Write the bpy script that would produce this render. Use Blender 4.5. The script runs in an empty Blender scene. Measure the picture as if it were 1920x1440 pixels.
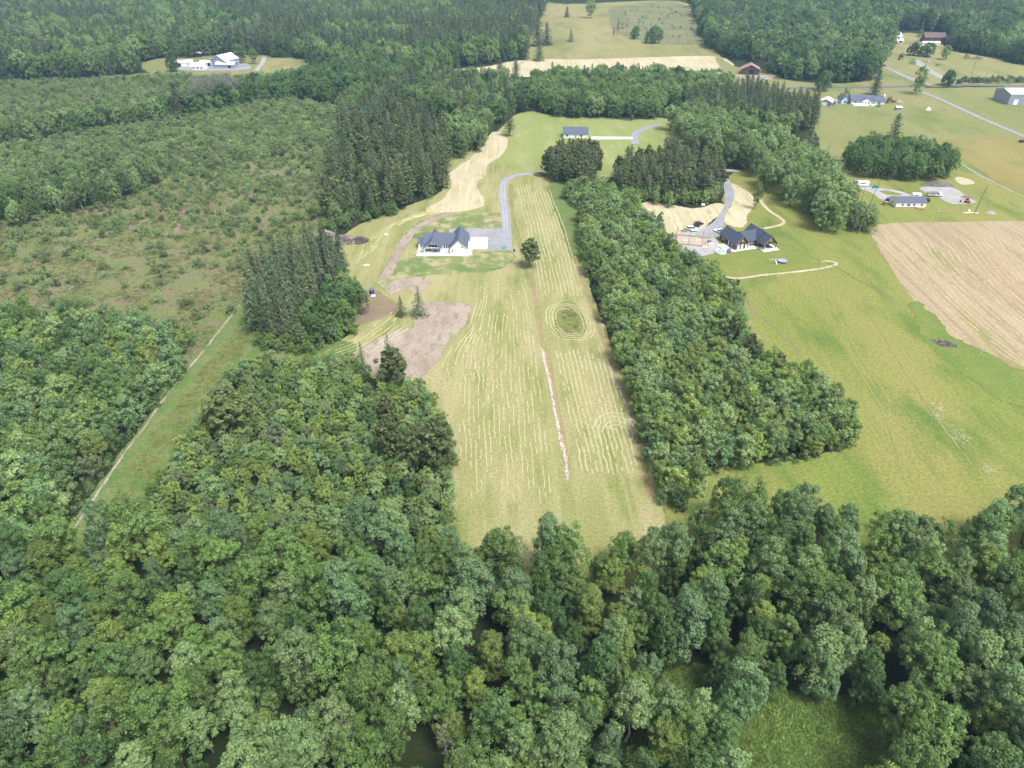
import bpy, math, random
import numpy as np
from mathutils import Vector, Matrix, noise as mnoise
from mathutils.geometry import tessellate_polygon

S = bpy.context.scene
COL = S.collection
PI = math.pi
R = math.radians

# ------------------------------------------------------------------ camera, sky, sun, exposure
CAM_H, FOC = 137.0, 1331.0                      # drone height (m), focal length in pixels of a 1920 px wide frame
TH = math.atan(900.0 / FOC)                     # pitch below the horizon
sT, cT = math.sin(TH), math.cos(TH)
cd = bpy.data.cameras.new("camera"); cam = bpy.data.objects.new("camera", cd); COL.objects.link(cam)
cam.location = (0, 0, CAM_H); cam.rotation_euler = (PI / 2 - TH, 0, 0)
cd.sensor_width = 36.0; cd.lens = FOC / 1920 * 36.0
cd.clip_start = 1.0; cd.clip_end = 20000.0
S.camera = cam
S.render.resolution_x, S.render.resolution_y = 1024, 768

SUN_EL, SUN_AZ = R(62), R(135)                  # azimuth clockwise from +Y (view direction)
W = bpy.data.worlds.new("World"); S.world = W; W.use_nodes = True
nt = W.node_tree; nt.nodes.clear()
sky = nt.nodes.new("ShaderNodeTexSky"); sky.sky_type = 'NISHITA'; sky.sun_disc = False
sky.sun_elevation = SUN_EL; sky.sun_rotation = SUN_AZ; sky.air_density = 1.0; sky.dust_density = 4.0; sky.ozone_density = 0.6
hsv = nt.nodes.new("ShaderNodeHueSaturation"); hsv.inputs['Saturation'].default_value = 0.35   # overcast: a greyer sky
bg = nt.nodes.new("ShaderNodeBackground"); bg.inputs['Strength'].default_value = 0.10
wo = nt.nodes.new("ShaderNodeOutputWorld")
nt.links.new(sky.outputs[0], hsv.inputs['Color']); nt.links.new(hsv.outputs[0], bg.inputs[0]); nt.links.new(bg.outputs[0], wo.inputs[0])
sd = bpy.data.lights.new("sun", 'SUN'); sd.energy = 1.5; sd.angle = R(18); sd.color = (1.0, 0.975, 0.93)
sun = bpy.data.objects.new("sun", sd); COL.objects.link(sun)
_d = Vector((math.sin(SUN_AZ) * math.cos(SUN_EL), math.cos(SUN_AZ) * math.cos(SUN_EL), math.sin(SUN_EL)))
sun.rotation_euler = (-_d).to_track_quat('-Z', 'Y').to_euler(); sun.location = (0, 0, 300)
S.view_settings.view_transform = 'Standard'; S.view_settings.look = 'None'
S.view_settings.exposure = 1.4; S.view_settings.gamma = 1.0; S.view_settings.use_curve_mapping = False
S.cycles.max_bounces = 6; S.cycles.diffuse_bounces = 3; S.cycles.glossy_bounces = 2; S.cycles.transmission_bounces = 3
S.cycles.volume_bounces = 0; S.cycles.transparent_max_bounces = 8
S.cycles.use_denoising = True; S.cycles.denoising_prefilter = 'ACCURATE'; S.cycles.use_adaptive_sampling = False; S.cycles.sample_clamp_indirect = 4.0

# ------------------------------------------------------------------ ground geometry helper: where a ray of the survey frame meets height z
def P(u, v, z=0.0):
    a = (v - 720.0) / FOC; hh = CAM_H - z
    Y = hh * (cT - a * sT) / (a * cT + sT); d = Y * cT + hh * sT
    return ((u - 960.0) / FOC * d, Y)

def proj(x, y, z=0.0):
    hh = CAM_H - z; d = y * cT + hh * sT
    return 960 + FOC * x / d, 720 + FOC * (hh * cT - y * sT) / d

def G(pts): return [P(u, v) for u, v in pts]

# ------------------------------------------------------------------ objects
def tag(o, label=None, cat=None, group=None, kind=None):
    if label: o['label'] = label
    if cat: o['category'] = cat
    if group: o['group'] = group
    if kind: o['kind'] = kind
    return o

def empty(name, loc=(0, 0, 0), rz=0.0, label=None, cat=None, group=None):
    o = bpy.data.objects.new(name, None); COL.objects.link(o)
    o.location = loc; o.rotation_euler = (0, 0, rz); o.empty_display_size = 0.5
    return tag(o, label, cat, group)

def mesh_obj(name, me, parent=None, loc=None):
    o = bpy.data.objects.new(name, me); COL.objects.link(o)
    if parent is not None: o.parent = parent
    if loc is not None: o.location = loc
    return o

def np_mesh(name, V, F, mats, midx=None, smooth=False):
    """V (n,3), F list of (m,k) index arrays"""
    me = bpy.data.meshes.new(name)
    if not isinstance(F, (list, tuple)): F = [F]
    F = [np.asarray(f, np.int32) for f in F if len(f)]
    nl = sum(f.size for f in F); npoly = sum(len(f) for f in F)
    me.vertices.add(len(V)); me.vertices.foreach_set("co", np.ascontiguousarray(V, np.float32).ravel())
    me.loops.add(nl); me.loops.foreach_set("vertex_index", np.concatenate([f.ravel() for f in F]))
    tot = np.concatenate([np.full(len(f), f.shape[1], np.int32) for f in F])
    st = np.concatenate([[0], np.cumsum(tot)[:-1]]).astype(np.int32)
    me.polygons.add(npoly); me.polygons.foreach_set("loop_start", st)
    try: me.polygons.foreach_set("loop_total", tot)
    except Exception: pass
    for m in (mats if isinstance(mats, (list, tuple)) else [mats]): me.materials.append(m)
    if midx is not None: me.polygons.foreach_set("material_index", np.asarray(midx, np.int32))
    if smooth: me.polygons.foreach_set("use_smooth", np.ones(npoly, bool))
    me.update(calc_edges=True)
    return me

class MB:
    def __init__(s): s.v = []; s.f = []
    def add(s, vs, fs):
        n = len(s.v); s.v += [tuple(v) for v in vs]; s.f += [tuple(i + n for i in f) for f in fs]; return s
    def box(s, x0, x1, y0, y1, z0, z1):
        vs = [(x0, y0, z0), (x1, y0, z0), (x1, y1, z0), (x0, y1, z0), (x0, y0, z1), (x1, y0, z1), (x1, y1, z1), (x0, y1, z1)]
        return s.add(vs, [(0, 3, 2, 1), (4, 5, 6, 7), (0, 1, 5, 4), (1, 2, 6, 5), (2, 3, 7, 6), (3, 0, 4, 7)])
    def bbox(s, x0, x1, y0, y1, z0, z1, b=0.1):
        """box with chamfered vertical and top edges"""
        o = [(x0 + b, y0), (x1 - b, y0), (x1, y0 + b), (x1, y1 - b), (x1 - b, y1), (x0 + b, y1), (x0, y1 - b), (x0, y0 + b)]
        cx, cy = (x0 + x1) / 2, (y0 + y1) / 2
        sx, sy = 1 - 2 * b / (x1 - x0), 1 - 2 * b / (y1 - y0)
        vs = [(x, y, z0) for x, y in o] + [(x, y, z1 - b) for x, y in o] + [(cx + (x - cx) * sx, cy + (y - cy) * sy, z1) for x, y in o]
        fs = [tuple(range(7, -1, -1)), tuple(range(16, 24))]
        for k in (0, 8):
            for i in range(8): j = (i + 1) % 8; fs.append((k + i, k + j, k + 8 + j, k + 8 + i))
        return s.add(vs, fs)
    def prism(s, prof, a, b, axis='y'):
        """closed profile extruded from a to b; profile in (x,z) for axis y, (y,z) for axis x, (x,y) for axis z"""
        n = len(prof)
        def m(p, t):
            return (p[0], t, p[1]) if axis == 'y' else ((t, p[0], p[1]) if axis == 'x' else (p[0], p[1], t))
        vs = [m(p, a) for p in prof] + [m(p, b) for p in prof]
        fs = [tuple(range(n)), tuple(range(2 * n - 1, n - 1, -1))]
        for i in range(n): j = (i + 1) % n; fs.append((i, i + n, j + n, j))
        return s.add(vs, fs)
    def tube(s, p0, p1, r0, r1=None, n=6, cap=True):
        r1 = r0 if r1 is None else r1
        p0, p1 = Vector(p0), Vector(p1); d = (p1 - p0)
        if d.length < 1e-6: return s
        d.normalize(); a = d.orthogonal().normalized(); b = d.cross(a)
        vs = []
        for p, r in ((p0, r0), (p1, r1)):
            for i in range(n):
                t = 2 * PI * i / n; vs.append(p + (a * math.cos(t) + b * math.sin(t)) * r)
        fs = [(i, (i + 1) % n, n + (i + 1) % n, n + i) for i in range(n)]
        if cap: fs += [tuple(range(n - 1, -1, -1)), tuple(range(n, 2 * n))]
        return s.add(vs, fs)
    def lathe(s, prof, n=16, c=(0, 0), sx=1.0, sy=1.0):
        vs = []
        for r, z in prof:
            for i in range(n): t = 2 * PI * i / n; vs.append((c[0] + r * sx * math.cos(t), c[1] + r * sy * math.sin(t), z))
        fs = []
        for k in range(len(prof) - 1):
            for i in range(n): j = (i + 1) % n; fs.append((k * n + i, k * n + j, (k + 1) * n + j, (k + 1) * n + i))
        fs.append(tuple(range(n - 1, -1, -1))); m = (len(prof) - 1) * n; fs.append(tuple(range(m, m + n)))
        return s.add(vs, fs)
    def mesh(s, name, mat, smooth=False):
        me = bpy.data.meshes.new(name); me.from_pydata(s.v, [], s.f); me.materials.append(mat)
        if smooth:
            for p in me.polygons: p.use_smooth = True
        me.update(); return me
    def build(s, name, mat, parent=None, loc=None, smooth=False):
        return mesh_obj(name, s.mesh(name, mat, smooth), parent, loc)

# ------------------------------------------------------------------ materials
def newmat(name):
    m = bpy.data.materials.new(name); m.use_nodes = True; nt = m.node_tree; nt.nodes.clear()
    out = nt.nodes.new("ShaderNodeOutputMaterial")
    return m, nt, out

def N(nt, t, **kw):
    n = nt.nodes.new(t)
    for k, v in kw.items():
        if k in n.inputs: n.inputs[k].default_value = v
        else: setattr(n, k, v)
    return n

def c4(c): return (c[0], c[1], c[2], 1.0)

def ramp(nt, fac, p0, p1, c0=(0, 0, 0), c1=(1, 1, 1)):
    r = nt.nodes.new("ShaderNodeValToRGB"); r.color_ramp.elements[0].position = p0; r.color_ramp.elements[1].position = p1
    r.color_ramp.elements[0].color = c4(c0); r.color_ramp.elements[1].color = c4(c1)
    nt.links.new(fac, r.inputs[0]); return r.outputs[0]

def mixc(nt, fac, a, b, mode='MIX'):
    m = nt.nodes.new("ShaderNodeMix"); m.data_type = 'RGBA'; m.blend_type = mode
    for sck, v in ((m.inputs[0], fac), (m.inputs[6], a), (m.inputs[7], b)):
        if isinstance(v, (int, float)): sck.default_value = v
        elif isinstance(v, tuple): sck.default_value = c4(v)
        else: nt.links.new(v, sck)
    return m.outputs[2]

def noise(nt, vec, scale, detail=4.0, rough=0.55):
    n = N(nt, "ShaderNodeTexNoise", Scale=scale, Detail=detail, Roughness=rough); nt.links.new(vec, n.inputs['Vector']); return n.outputs[0]

def paint(name, col, rough=0.6, metal=0.0, var=0.08, scale=1.5, spec=0.3):
    m, nt, out = newmat(name)
    b = N(nt, "ShaderNodeBsdfPrincipled", Roughness=rough, Metallic=metal); b.inputs['Specular IOR Level'].default_value = spec
    tc = nt.nodes.new("ShaderNodeTexCoord")
    f = noise(nt, tc.outputs['Object'], scale, 5)
    c = ramp(nt, f, 0.3, 0.7, tuple(x * (1 - var) for x in col), tuple(min(1, x * (1 + var)) for x in col))
    nt.links.new(c, b.inputs['Base Color']); nt.links.new(b.outputs[0], out.inputs[0]); return m

def ground_mat(name, c1, c2, c3=None, big=0.03, mid=0.16, fine=1.3, f3=(0.5, 0.68), fvar=0.35, rot=0.0, stretch=1.0, streak=None, bump=0.25, c4_=None, f4=(0.62, 0.72), s4=0.9, feather=True, gain=0.80):
    """patches of two colours, a third in mid sized patches, fine grain; streak=(scale across, strength, colour, lo, hi) rows along the stretch direction"""
    m, nt, out = newmat(name)
    b = N(nt, "ShaderNodeBsdfPrincipled", Roughness=0.95); b.inputs['Specular IOR Level'].default_value = 0.1
    tc = nt.nodes.new("ShaderNodeTexCoord"); vec = tc.outputs['Object']
    mp = N(nt, "ShaderNodeMapping"); mp.inputs['Rotation'].default_value = (0, 0, rot); mp.inputs['Scale'].default_value = (1, 1.0 / stretch, 1)
    nt.links.new(vec, mp.inputs['Vector']); sv = mp.outputs[0]
    c = mixc(nt, ramp(nt, noise(nt, sv, big, 5, 0.6), 0.38, 0.62), c1, c2)
    if c3: c = mixc(nt, ramp(nt, noise(nt, sv, mid, 6, 0.62), *f3), c, c3)
    if streak:
        mp2 = N(nt, "ShaderNodeMapping"); mp2.inputs['Rotation'].default_value = (0, 0, rot); mp2.inputs['Scale'].default_value = (1, 0.03, 1)
        nt.links.new(vec, mp2.inputs['Vector'])
        sf = ramp(nt, noise(nt, mp2.outputs[0], streak[0], 3, 0.5), streak[3], streak[4])
        br = ramp(nt, noise(nt, vec, 0.35, 4), 0.3, 0.6, (0.25,) * 3, (1,) * 3)
        mm = mixc(nt, 1.0, sf, br, 'MULTIPLY'); mm = mixc(nt, 1.0, mm, (streak[1],) * 3, 'MULTIPLY')
        c = mixc(nt, mm, c, streak[2])
    if c4_: c = mixc(nt, ramp(nt, noise(nt, vec, s4, 3, 0.5), *f4), c, c4_)
    fn = noise(nt, vec, fine, 6, 0.7)
    g = ramp(nt, fn, 0.28, 0.72, ((1 - fvar) * gain,) * 3, ((1 + fvar) * gain,) * 3)
    c = mixc(nt, 1.0, c, g, 'MULTIPLY')
    nt.links.new(c, b.inputs['Base Color'])
    if bump:
        bp = N(nt, "ShaderNodeBump", Strength=bump, Distance=0.6); nt.links.new(fn, bp.inputs['Height']); nt.links.new(bp.outputs[0], b.inputs['Normal'])
    if feather:      # ragged edge: the sheet thins out among the neighbouring grass where its "cover" attribute falls to 0
        at = N(nt, "ShaderNodeAttribute", attribute_name='cover'); m1 = N(nt, "ShaderNodeMath", operation='MULTIPLY_ADD'); m1.inputs[1].default_value = 1.7
        nn = N(nt, "ShaderNodeMath", operation='MULTIPLY'); nn.inputs[1].default_value = -1.0; en = noise(nt, vec, 0.55, 6, 0.72); nt.links.new(en, nn.inputs[0])
        nt.links.new(at.outputs['Fac'], m1.inputs[0]); nt.links.new(nn.outputs[0], m1.inputs[2]); al = ramp(nt, m1.outputs[0], 0.22, 0.42)
        tb = nt.nodes.new("ShaderNodeBsdfTransparent"); mx = nt.nodes.new("ShaderNodeMixShader")
        nt.links.new(al, mx.inputs[0]); nt.links.new(tb.outputs[0], mx.inputs[1]); nt.links.new(b.outputs[0], mx.inputs[2]); nt.links.new(mx.outputs[0], out.inputs[0])
    else: nt.links.new(b.outputs[0], out.inputs[0])
    return m

def leaf_mat(name, ca, cb, trans=0.3, isl=0.35, rough=0.5, spec=0.3):
    """leaf colour runs from ca to cb from tree to tree (object random), with a spread from leaf to leaf"""
    m, nt, out = newmat(name)
    oi = nt.nodes.new("ShaderNodeObjectInfo"); ge = nt.nodes.new("ShaderNodeNewGeometry")
    c = mixc(nt, oi.outputs['Random'], ca, cb)
    # a second independent random for value
    mm = N(nt, "ShaderNodeMath", operation='MULTIPLY'); mm.inputs[1].default_value = 17.31; nt.links.new(oi.outputs['Random'], mm.inputs[0])
    fr = N(nt, "ShaderNodeMath", operation='FRACT'); nt.links.new(mm.outputs[0], fr.inputs[0])
    c = mixc(nt, 1.0, c, ramp(nt, fr.outputs[0], 0, 1, (0.72,) * 3, (1.28,) * 3), 'MULTIPLY')
    c = mixc(nt, 1.0, c, ramp(nt, ge.outputs['Random Per Island'], 0, 1, (1 - isl,) * 3, (1 + isl,) * 3), 'MULTIPLY')
    d = N(nt, "ShaderNodeBsdfPrincipled", Roughness=rough); d.inputs['Specular IOR Level'].default_value = spec
    t = nt.nodes.new("ShaderNodeBsdfTranslucent"); mx = nt.nodes.new("ShaderNodeMixShader"); mx.inputs[0].default_value = trans
    nt.links.new(c, d.inputs['Base Color']); nt.links.new(mixc(nt, 1.0, c, (1.1, 1.15, 0.7), 'MULTIPLY'), t.inputs['Color'])
    nt.links.new(d.outputs[0], mx.inputs[1]); nt.links.new(t.outputs[0], mx.inputs[2]); nt.links.new(mx.outputs[0], out.inputs[0]); return m

M = {}
M['white'] = paint('white_siding', (0.82, 0.83, 0.84), 0.6, var=0.02)
M['concrete'] = paint('concrete', (0.72, 0.71, 0.69), 0.85, var=0.06, scale=0.8)
M['slate'] = paint('slate_blue_shingle', (0.088, 0.104, 0.150), 0.8, var=0.15, scale=2.0)
M['dslate'] = paint('dark_shingle', (0.056, 0.070, 0.108), 0.8, var=0.15, scale=2.0)
M['brown'] = paint('brown_siding', (0.105, 0.075, 0.048), 0.7, var=0.15)
M['timber'] = paint('light_timber', (0.42, 0.27, 0.15), 0.7, var=0.15)
M['tan'] = paint('pale_lumber', (0.72, 0.55, 0.33), 0.7, var=0.08)
M['glass'] = paint('dark_glass', (0.025, 0.03, 0.035), 0.12, spec=0.6)
M['palegreen'] = paint('pale_green_blind', (0.45, 0.6, 0.5), 0.5)
M['grey'] = paint('grey_siding', (0.27, 0.30, 0.37), 0.6, var=0.04)
M['grey2'] = paint('weathered_grey', (0.26, 0.25, 0.25), 0.85, var=0.2)
M['metalroof'] = paint('white_metal_roof', (0.80, 0.81, 0.83), 0.45, var=0.03)
M['greyroof'] = paint('pale_grey_metal_roof', (0.48, 0.52, 0.60), 0.45, var=0.05)
M['blue'] = paint('pale_blue_siding', (0.50, 0.66, 0.78), 0.6, var=0.04)
M['redroof'] = paint('rusty_red_roof', (0.30, 0.17, 0.175), 0.7, var=0.15)
M['maroon'] = paint('maroon_roof', (0.13, 0.085, 0.085), 0.75, var=0.15)
M['barnwood'] = paint('barn_boards', (0.085, 0.065, 0.06), 0.85, var=0.25)
M['dark'] = paint('black_and_opening_shade', (0.012, 0.012, 0.014), 0.9)  # plain black parts, and the painted shade inside open bays
M['tyre'] = paint('black_rubber', (0.02, 0.02, 0.021), 0.85)
M['rim'] = paint('steel_rim', (0.4, 0.4, 0.42), 0.35, 0.8)
M['carwhite'] = paint('white_car_paint', (0.8, 0.8, 0.82), 0.3, spec=0.5, var=0.01)
M['carsilver'] = paint('silver_car_paint', (0.4, 0.42, 0.45), 0.3, 0.4, spec=0.5, var=0.02)
M['carblack'] = paint('black_car_paint', (0.02, 0.022, 0.028), 0.3, spec=0.5)
M['carblue'] = paint('blue_car_paint', (0.03, 0.08, 0.25), 0.3, spec=0.5)
M['red'] = paint('red_paint', (0.42, 0.05, 0.035), 0.5)
M['teal'] = paint('teal_plastic', (0.03, 0.33, 0.36), 0.5)
M['purple'] = paint('purple_canvas', (0.16, 0.13, 0.36), 0.8)
M['navy'] = paint('navy_mat', (0.025, 0.035, 0.10), 0.7)
M['water'] = paint('pale_pool_water', (0.24, 0.40, 0.31), 0.15, spec=0.6, scale=0.6, var=0.25)
M['steel'] = paint('galvanised_steel', (0.45, 0.46, 0.47), 0.45, 0.5)
M['pole'] = paint('weathered_pole', (0.16, 0.13, 0.10), 0.85, var=0.2)
M['bark'] = paint('bark', (0.12, 0.10, 0.08), 0.9, var=0.3)
M['birch'] = paint('grey_bark', (0.26, 0.24, 0.22), 0.9, var=0.25)
M['dead'] = paint('dead_wood', (0.27, 0.24, 0.24), 0.9, var=0.25)
M['bleached'] = paint('bleached_wood', (0.60, 0.54, 0.47), 0.85, var=0.15)
M['floor'] = paint('tan_crushed_rock', (0.34, 0.29, 0.25), 0.95, var=0.25, scale=0.7)
M['yellow'] = paint('yellow_sign', (0.75, 0.48, 0.04), 0.5)

# leaves (name, from, to)
LM = {
 'mid':    leaf_mat('leaf_mid_green',    (0.115, 0.202, 0.052), (0.149, 0.235, 0.066)),
 'pale':   leaf_mat('leaf_pale_green',   (0.163, 0.255, 0.096), (0.189, 0.272, 0.104)),
 'yellow': leaf_mat('leaf_yellow_green', (0.158, 0.241, 0.054), (0.189, 0.258, 0.064)),
 'deep':   leaf_mat('leaf_deep_green',   (0.076, 0.150, 0.044), (0.103, 0.179, 0.054)),
 'blue':   leaf_mat('leaf_blue_green',   (0.118, 0.206, 0.086), (0.145, 0.227, 0.098)),
 'mid_y':    leaf_mat('young_mid_green',    (0.147, 0.241, 0.062), (0.189, 0.274, 0.082)),
 'pale_y':   leaf_mat('young_pale_green',   (0.205, 0.300, 0.116), (0.232, 0.318, 0.126)),
 'yellow_y': leaf_mat('young_yellow_green', (0.205, 0.289, 0.070), (0.247, 0.315, 0.088)),
 'deep_y':   leaf_mat('young_deep_green',   (0.097, 0.181, 0.052), (0.127, 0.210, 0.064)),
 'blue_y':   leaf_mat('young_blue_green',   (0.142, 0.244, 0.099), (0.168, 0.267, 0.114)),
 'fir':    leaf_mat('needle_fir',        (0.084, 0.126, 0.056), (0.120, 0.154, 0.066), trans=0.15),
 'olive':  leaf_mat('needle_olive',      (0.086, 0.116, 0.036), (0.114, 0.140, 0.048), trans=0.18),
 'rust':   leaf_mat('needle_rust',       (0.13, 0.080, 0.050), (0.145, 0.090, 0.058), trans=0.1),
 'bluefir': leaf_mat('needle_blue',      (0.068, 0.124, 0.068), (0.094, 0.142, 0.078), trans=0.15),
 'greyleaf': leaf_mat('leaf_grey_green', (0.180, 0.225, 0.115), (0.205, 0.240, 0.130)),
 'shrubA': leaf_mat('leaf_shrub_bright', (0.165, 0.245, 0.085), (0.205, 0.272, 0.105)),
 'shrubB': leaf_mat('leaf_shrub_dark',   (0.070, 0.130, 0.052), (0.105, 0.160, 0.068)),
 'grass':  leaf_mat('grass_blade',       (0.170, 0.205, 0.050), (0.225, 0.235, 0.070), trans=0.3),
 'weed':   leaf_mat('weed_blade',        (0.130, 0.165, 0.050), (0.220, 0.195, 0.095), trans=0.25),
 'daisy':  leaf_mat('flower_white', (0.55, 0.56, 0.48), (0.6, 0.6, 0.55)),
 'fern':   leaf_mat('fern_blade',        (0.100, 0.170, 0.030), (0.130, 0.190, 0.040), trans=0.3),
}

# ------------------------------------------------------------------ plants: meshes
def unit(v): return v / np.maximum(np.linalg.norm(v, axis=-1, keepdims=True), 1e-9)

def quads_at(p, n, t, L, Wd):
    """leaf-shaped quads: centres p, normals n, length directions t"""
    t = unit(t - n * (t * n).sum(1, keepdims=True)); b = np.cross(n, t)
    L = np.asarray(L).reshape(-1, 1); Wd = np.asarray(Wd).reshape(-1, 1)
    V = np.stack([p - t * L / 2, p + b * Wd / 2 - t * L * 0.05, p + t * L / 2, p - b * Wd / 2 - t * L * 0.05], 1).reshape(-1, 3)
    return V, np.arange(len(V), dtype=np.int32).reshape(-1, 4)

def puff_leaves(rng, C, r, out, nleaf, leaf, spike=0.35):
    """tufts of leaves round puff centres C (n,3) radius r (n,), pointing along out (n,3)"""
    n = len(C); k = nleaf
    d = unit(rng.normal(size=(n, k, 3)) + out[:, None, :] * 0.9)
    rad = r[:, None, None] * (0.55 + 0.5 * rng.random((n, k, 1)))
    p = C[:, None, :] + d * rad + out[:, None, :] * ((d * out[:, None, :]).sum(-1, keepdims=True).clip(0)) * rad * spike
    nn = unit(d + rng.normal(size=d.shape) * 0.45 + np.array([0, 0, 0.35]))
    t = rng.normal(size=d.shape) + out[:, None, :] * 0.6
    p, nn, t = p.reshape(-1, 3), nn.reshape(-1, 3), t.reshape(-1, 3)
    L = leaf * (0.7 + 0.7 * rng.random(len(p)))
    return quads_at(p, nn, t, L, L * (0.55 + 0.3 * rng.random(len(p))))

def crown_broad(rng, h, w, cb=0.25, nl=8, npuff=90, nleaf=60, leaf=0.4, pr=0.85, sparse=0.0, lean=(0, 0)):
    lob = [(np.array([lean[0], lean[1], h * 0.80]), w * 0.25, h * 0.17)]
    for i in range(nl):
        a = 2 * PI * (i * 0.382 + rng.random() * 0.2); rr = w * (0.16 + 0.20 * rng.random())
        zz = h * (cb + (0.86 - cb) * (0.12 + 0.78 * rng.random())); k = 1 - max(0, zz / h - 0.6) * 1.2
        rl = w * (0.17 + 0.11 * rng.random())
        lob.append((np.array([math.cos(a) * rr * k + lean[0] * zz / h, math.sin(a) * rr * k + lean[1] * zz / h, zz]), rl, rl * (1.25 + 0.55 * rng.random())))
    wts = np.array([l[1] * l[2] for l in lob]); cnt = np.maximum(3, (npuff * 1.6 * wts / wts.sum()).astype(int))
    C, O = [], []
    for (c, rl, rz), k in zip(lob, cnt):
        d = unit(rng.normal(size=(k, 3)) + np.array([0, 0, 0.45])); C.append(c + d * np.array([rl, rl, rz]) * (0.8 + 0.3 * rng.random((k, 1)))); O.append(d)
    C, O = np.concatenate(C), np.concatenate(O)
    keep = np.ones(len(C), bool)
    for c, rl, rz in lob:
        q = (C - c) / np.array([rl, rl, rz]); keep &= (q * q).sum(1) > 0.55
    keep &= C[:, 2] > h * cb * 0.7
    if sparse: keep &= rng.random(len(C)) > sparse
    C, O = C[keep][:npuff * 2], O[keep][:npuff * 2]
    out = unit(O + np.array([0, 0, 0.55])); r = pr * (0.65 + 0.6 * rng.random(len(C)))
    return puff_leaves(rng, C, r, out, nleaf, leaf)

def crown_conifer(rng, h, w, cb=0.1, whorl=1.0, nb=8, step=0.13, leaf=0.58, sparse=0.10, droop=0.25, power=0.85):
    Ps, Ns, Ts = [], [], []
    z = h * cb
    while z < h * 0.975:
        t = (z - h * cb) / (h * (1 - cb)); rad = w / 2 * (1 - t) ** power * (0.75 + 0.35 * rng.random()) + 0.15
        m = max(3, int(nb * (0.6 + 0.4 * (1 - t))))
        a0 = rng.random() * 6.28
        for i in range(m):
            if rng.random() < sparse: continue
            a = a0 + 2 * PI * i / m + rng.normal() * 0.2; L = rad * (0.7 + 0.45 * rng.random())
            k = max(2, int(L / step)); s = (np.arange(k) + 0.4 + 0.5 * rng.random(k)) / k
            fan = rng.normal(size=k) * 0.17 * L * np.sin(s * 2.6).clip(0.15)
            dx, dy = math.cos(a), math.sin(a)
            zz = z + L * (0.25 * s - droop * 1.9 * s * s) * (0.5 + 0.8 * (1 - t)) + rng.normal(size=k) * 0.08
            Ps.append(np.stack([dx * L * s - dy * fan, dy * L * s + dx * fan, zz], 1))
            Ns.append(np.tile([dx * 0.5, dy * 0.5, 0.8], (k, 1)) + rng.normal(size=(k, 3)) * 0.3)
            Ts.append(np.tile([dx, dy, -0.25], (k, 1)) + rng.normal(size=(k, 3)) * 0.35)
        z += whorl * (0.6 + 0.5 * (1 - t)) * (0.8 + 0.4 * rng.random())
    # leader
    k = 6; Ps.append(np.stack([rng.normal(size=k) * 0.05, rng.normal(size=k) * 0.05, h * (0.97 + 0.03 * np.arange(k) / k)], 1)); Ns.append(rng.normal(size=(k, 3))); Ts.append(np.tile([0, 0, 1.0], (k, 1)))
    p, n, t = np.concatenate(Ps), unit(np.concatenate(Ns)), np.concatenate(Ts)
    L = leaf * (0.75 + 0.6 * rng.random(len(p)))
    return quads_at(p, n, t, L * 1.25, L * 0.6)

def crown_pine(rng, h, w, cb=0.15, n=3600, leaf=0.6):
    """dense shore pine: upswept bristly tufts over an uneven dome"""
    k = n // 24; d = unit(rng.normal(size=(k, 3)) + np.array([0, 0, 0.3]))
    q = rng.random((k, 1)) ** 0.35
    lump = 0.8 + 0.25 * np.sin(d[:, :1] * 4 + rng.random() * 6) * np.sin(d[:, 1:2] * 5 + rng.random() * 6) + 0.12 * rng.normal(size=(k, 1))
    taper = np.where(d[:, 2:] > 0, 1 - 0.30 * d[:, 2:], 1)
    c = d * q * lump * np.array([w / 2, w / 2, h * (1 - cb) / 2]) * np.concatenate([taper, taper, np.ones_like(taper)], 1) + np.array([0, 0, h * (1 + cb) / 2])
    out = unit(d + np.array([0, 0, 1.1]))
    return puff_leaves(rng, c, np.full(k, 0.45 * w / 5), out, 24, leaf, 0.9)

def trunk_mb(rng, h, r, top=0.85, nbr=5, spread=2.5, lo=0.35):
    b = MB(); x = y = 0.0; z = -0.15; rr = r; seg = 5; pts = []
    for i in range(seg):
        nx, ny, nz = x + rng.normal() * 0.02 * h, y + rng.normal() * 0.02 * h, h * top * (i + 1) / seg
        r2 = r * (1 - 0.85 * (i + 1) / seg); b.tube((x, y, z), (nx, ny, nz), rr, r2, 6, cap=(i == 0)); pts.append((x, y, z)); x, y, z, rr = nx, ny, nz, r2
    for i in range(nbr):
        a = 2.4 * i + rng.random(); zz = h * (lo + (top - lo) * 0.8 * rng.random()); p = pts[min(seg - 1, int(zz / (h * top) * seg))]
        l = spread * (0.6 + 0.5 * rng.random())
        b.tube((p[0], p[1], zz), (p[0] + math.cos(a) * l, p[1] + math.sin(a) * l, zz + l * (0.5 + 0.4 * rng.random())), r * 0.4, r * 0.08, 5, cap=False)
    return b

def bare_tree(rng, h, r, spread, nbr=26, fine=2):
    b = MB(); tip = Vector((rng.normal() * 0.04 * h, rng.normal() * 0.04 * h, h)); b.tube((0, 0, -0.15), tip, r, r * 0.15, 6)
    def br(p, d, l, rr, lev):
        q = p + d * l * 0.5 + Vector(rng.normal(size=3)) * l * 0.06; e = q + (d + Vector((0, 0, 0.25))).normalized() * l * 0.5
        b.tube(p, q, rr, rr * 0.7, 4, False); b.tube(q, e, rr * 0.7, rr * 0.25, 4, False)
        if lev > 0:
            for k in range(3):
                br(q.lerp(e, rng.random()), (d + Vector(rng.normal(size=3)) * 0.5).normalized(), l * 0.5, rr * 0.5, lev - 1)
    for i in range(nbr):
        t = 0.25 + 0.72 * rng.random(); a = rng.random() * 6.28; up = 0.3 + 0.7 * rng.random()
        br(tip * t, Vector((math.cos(a), math.sin(a), up)).normalized(), spread * (1.15 - t) * (0.6 + 0.6 * rng.random()) + 0.3, r * 0.28, fine)
    return b

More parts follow.
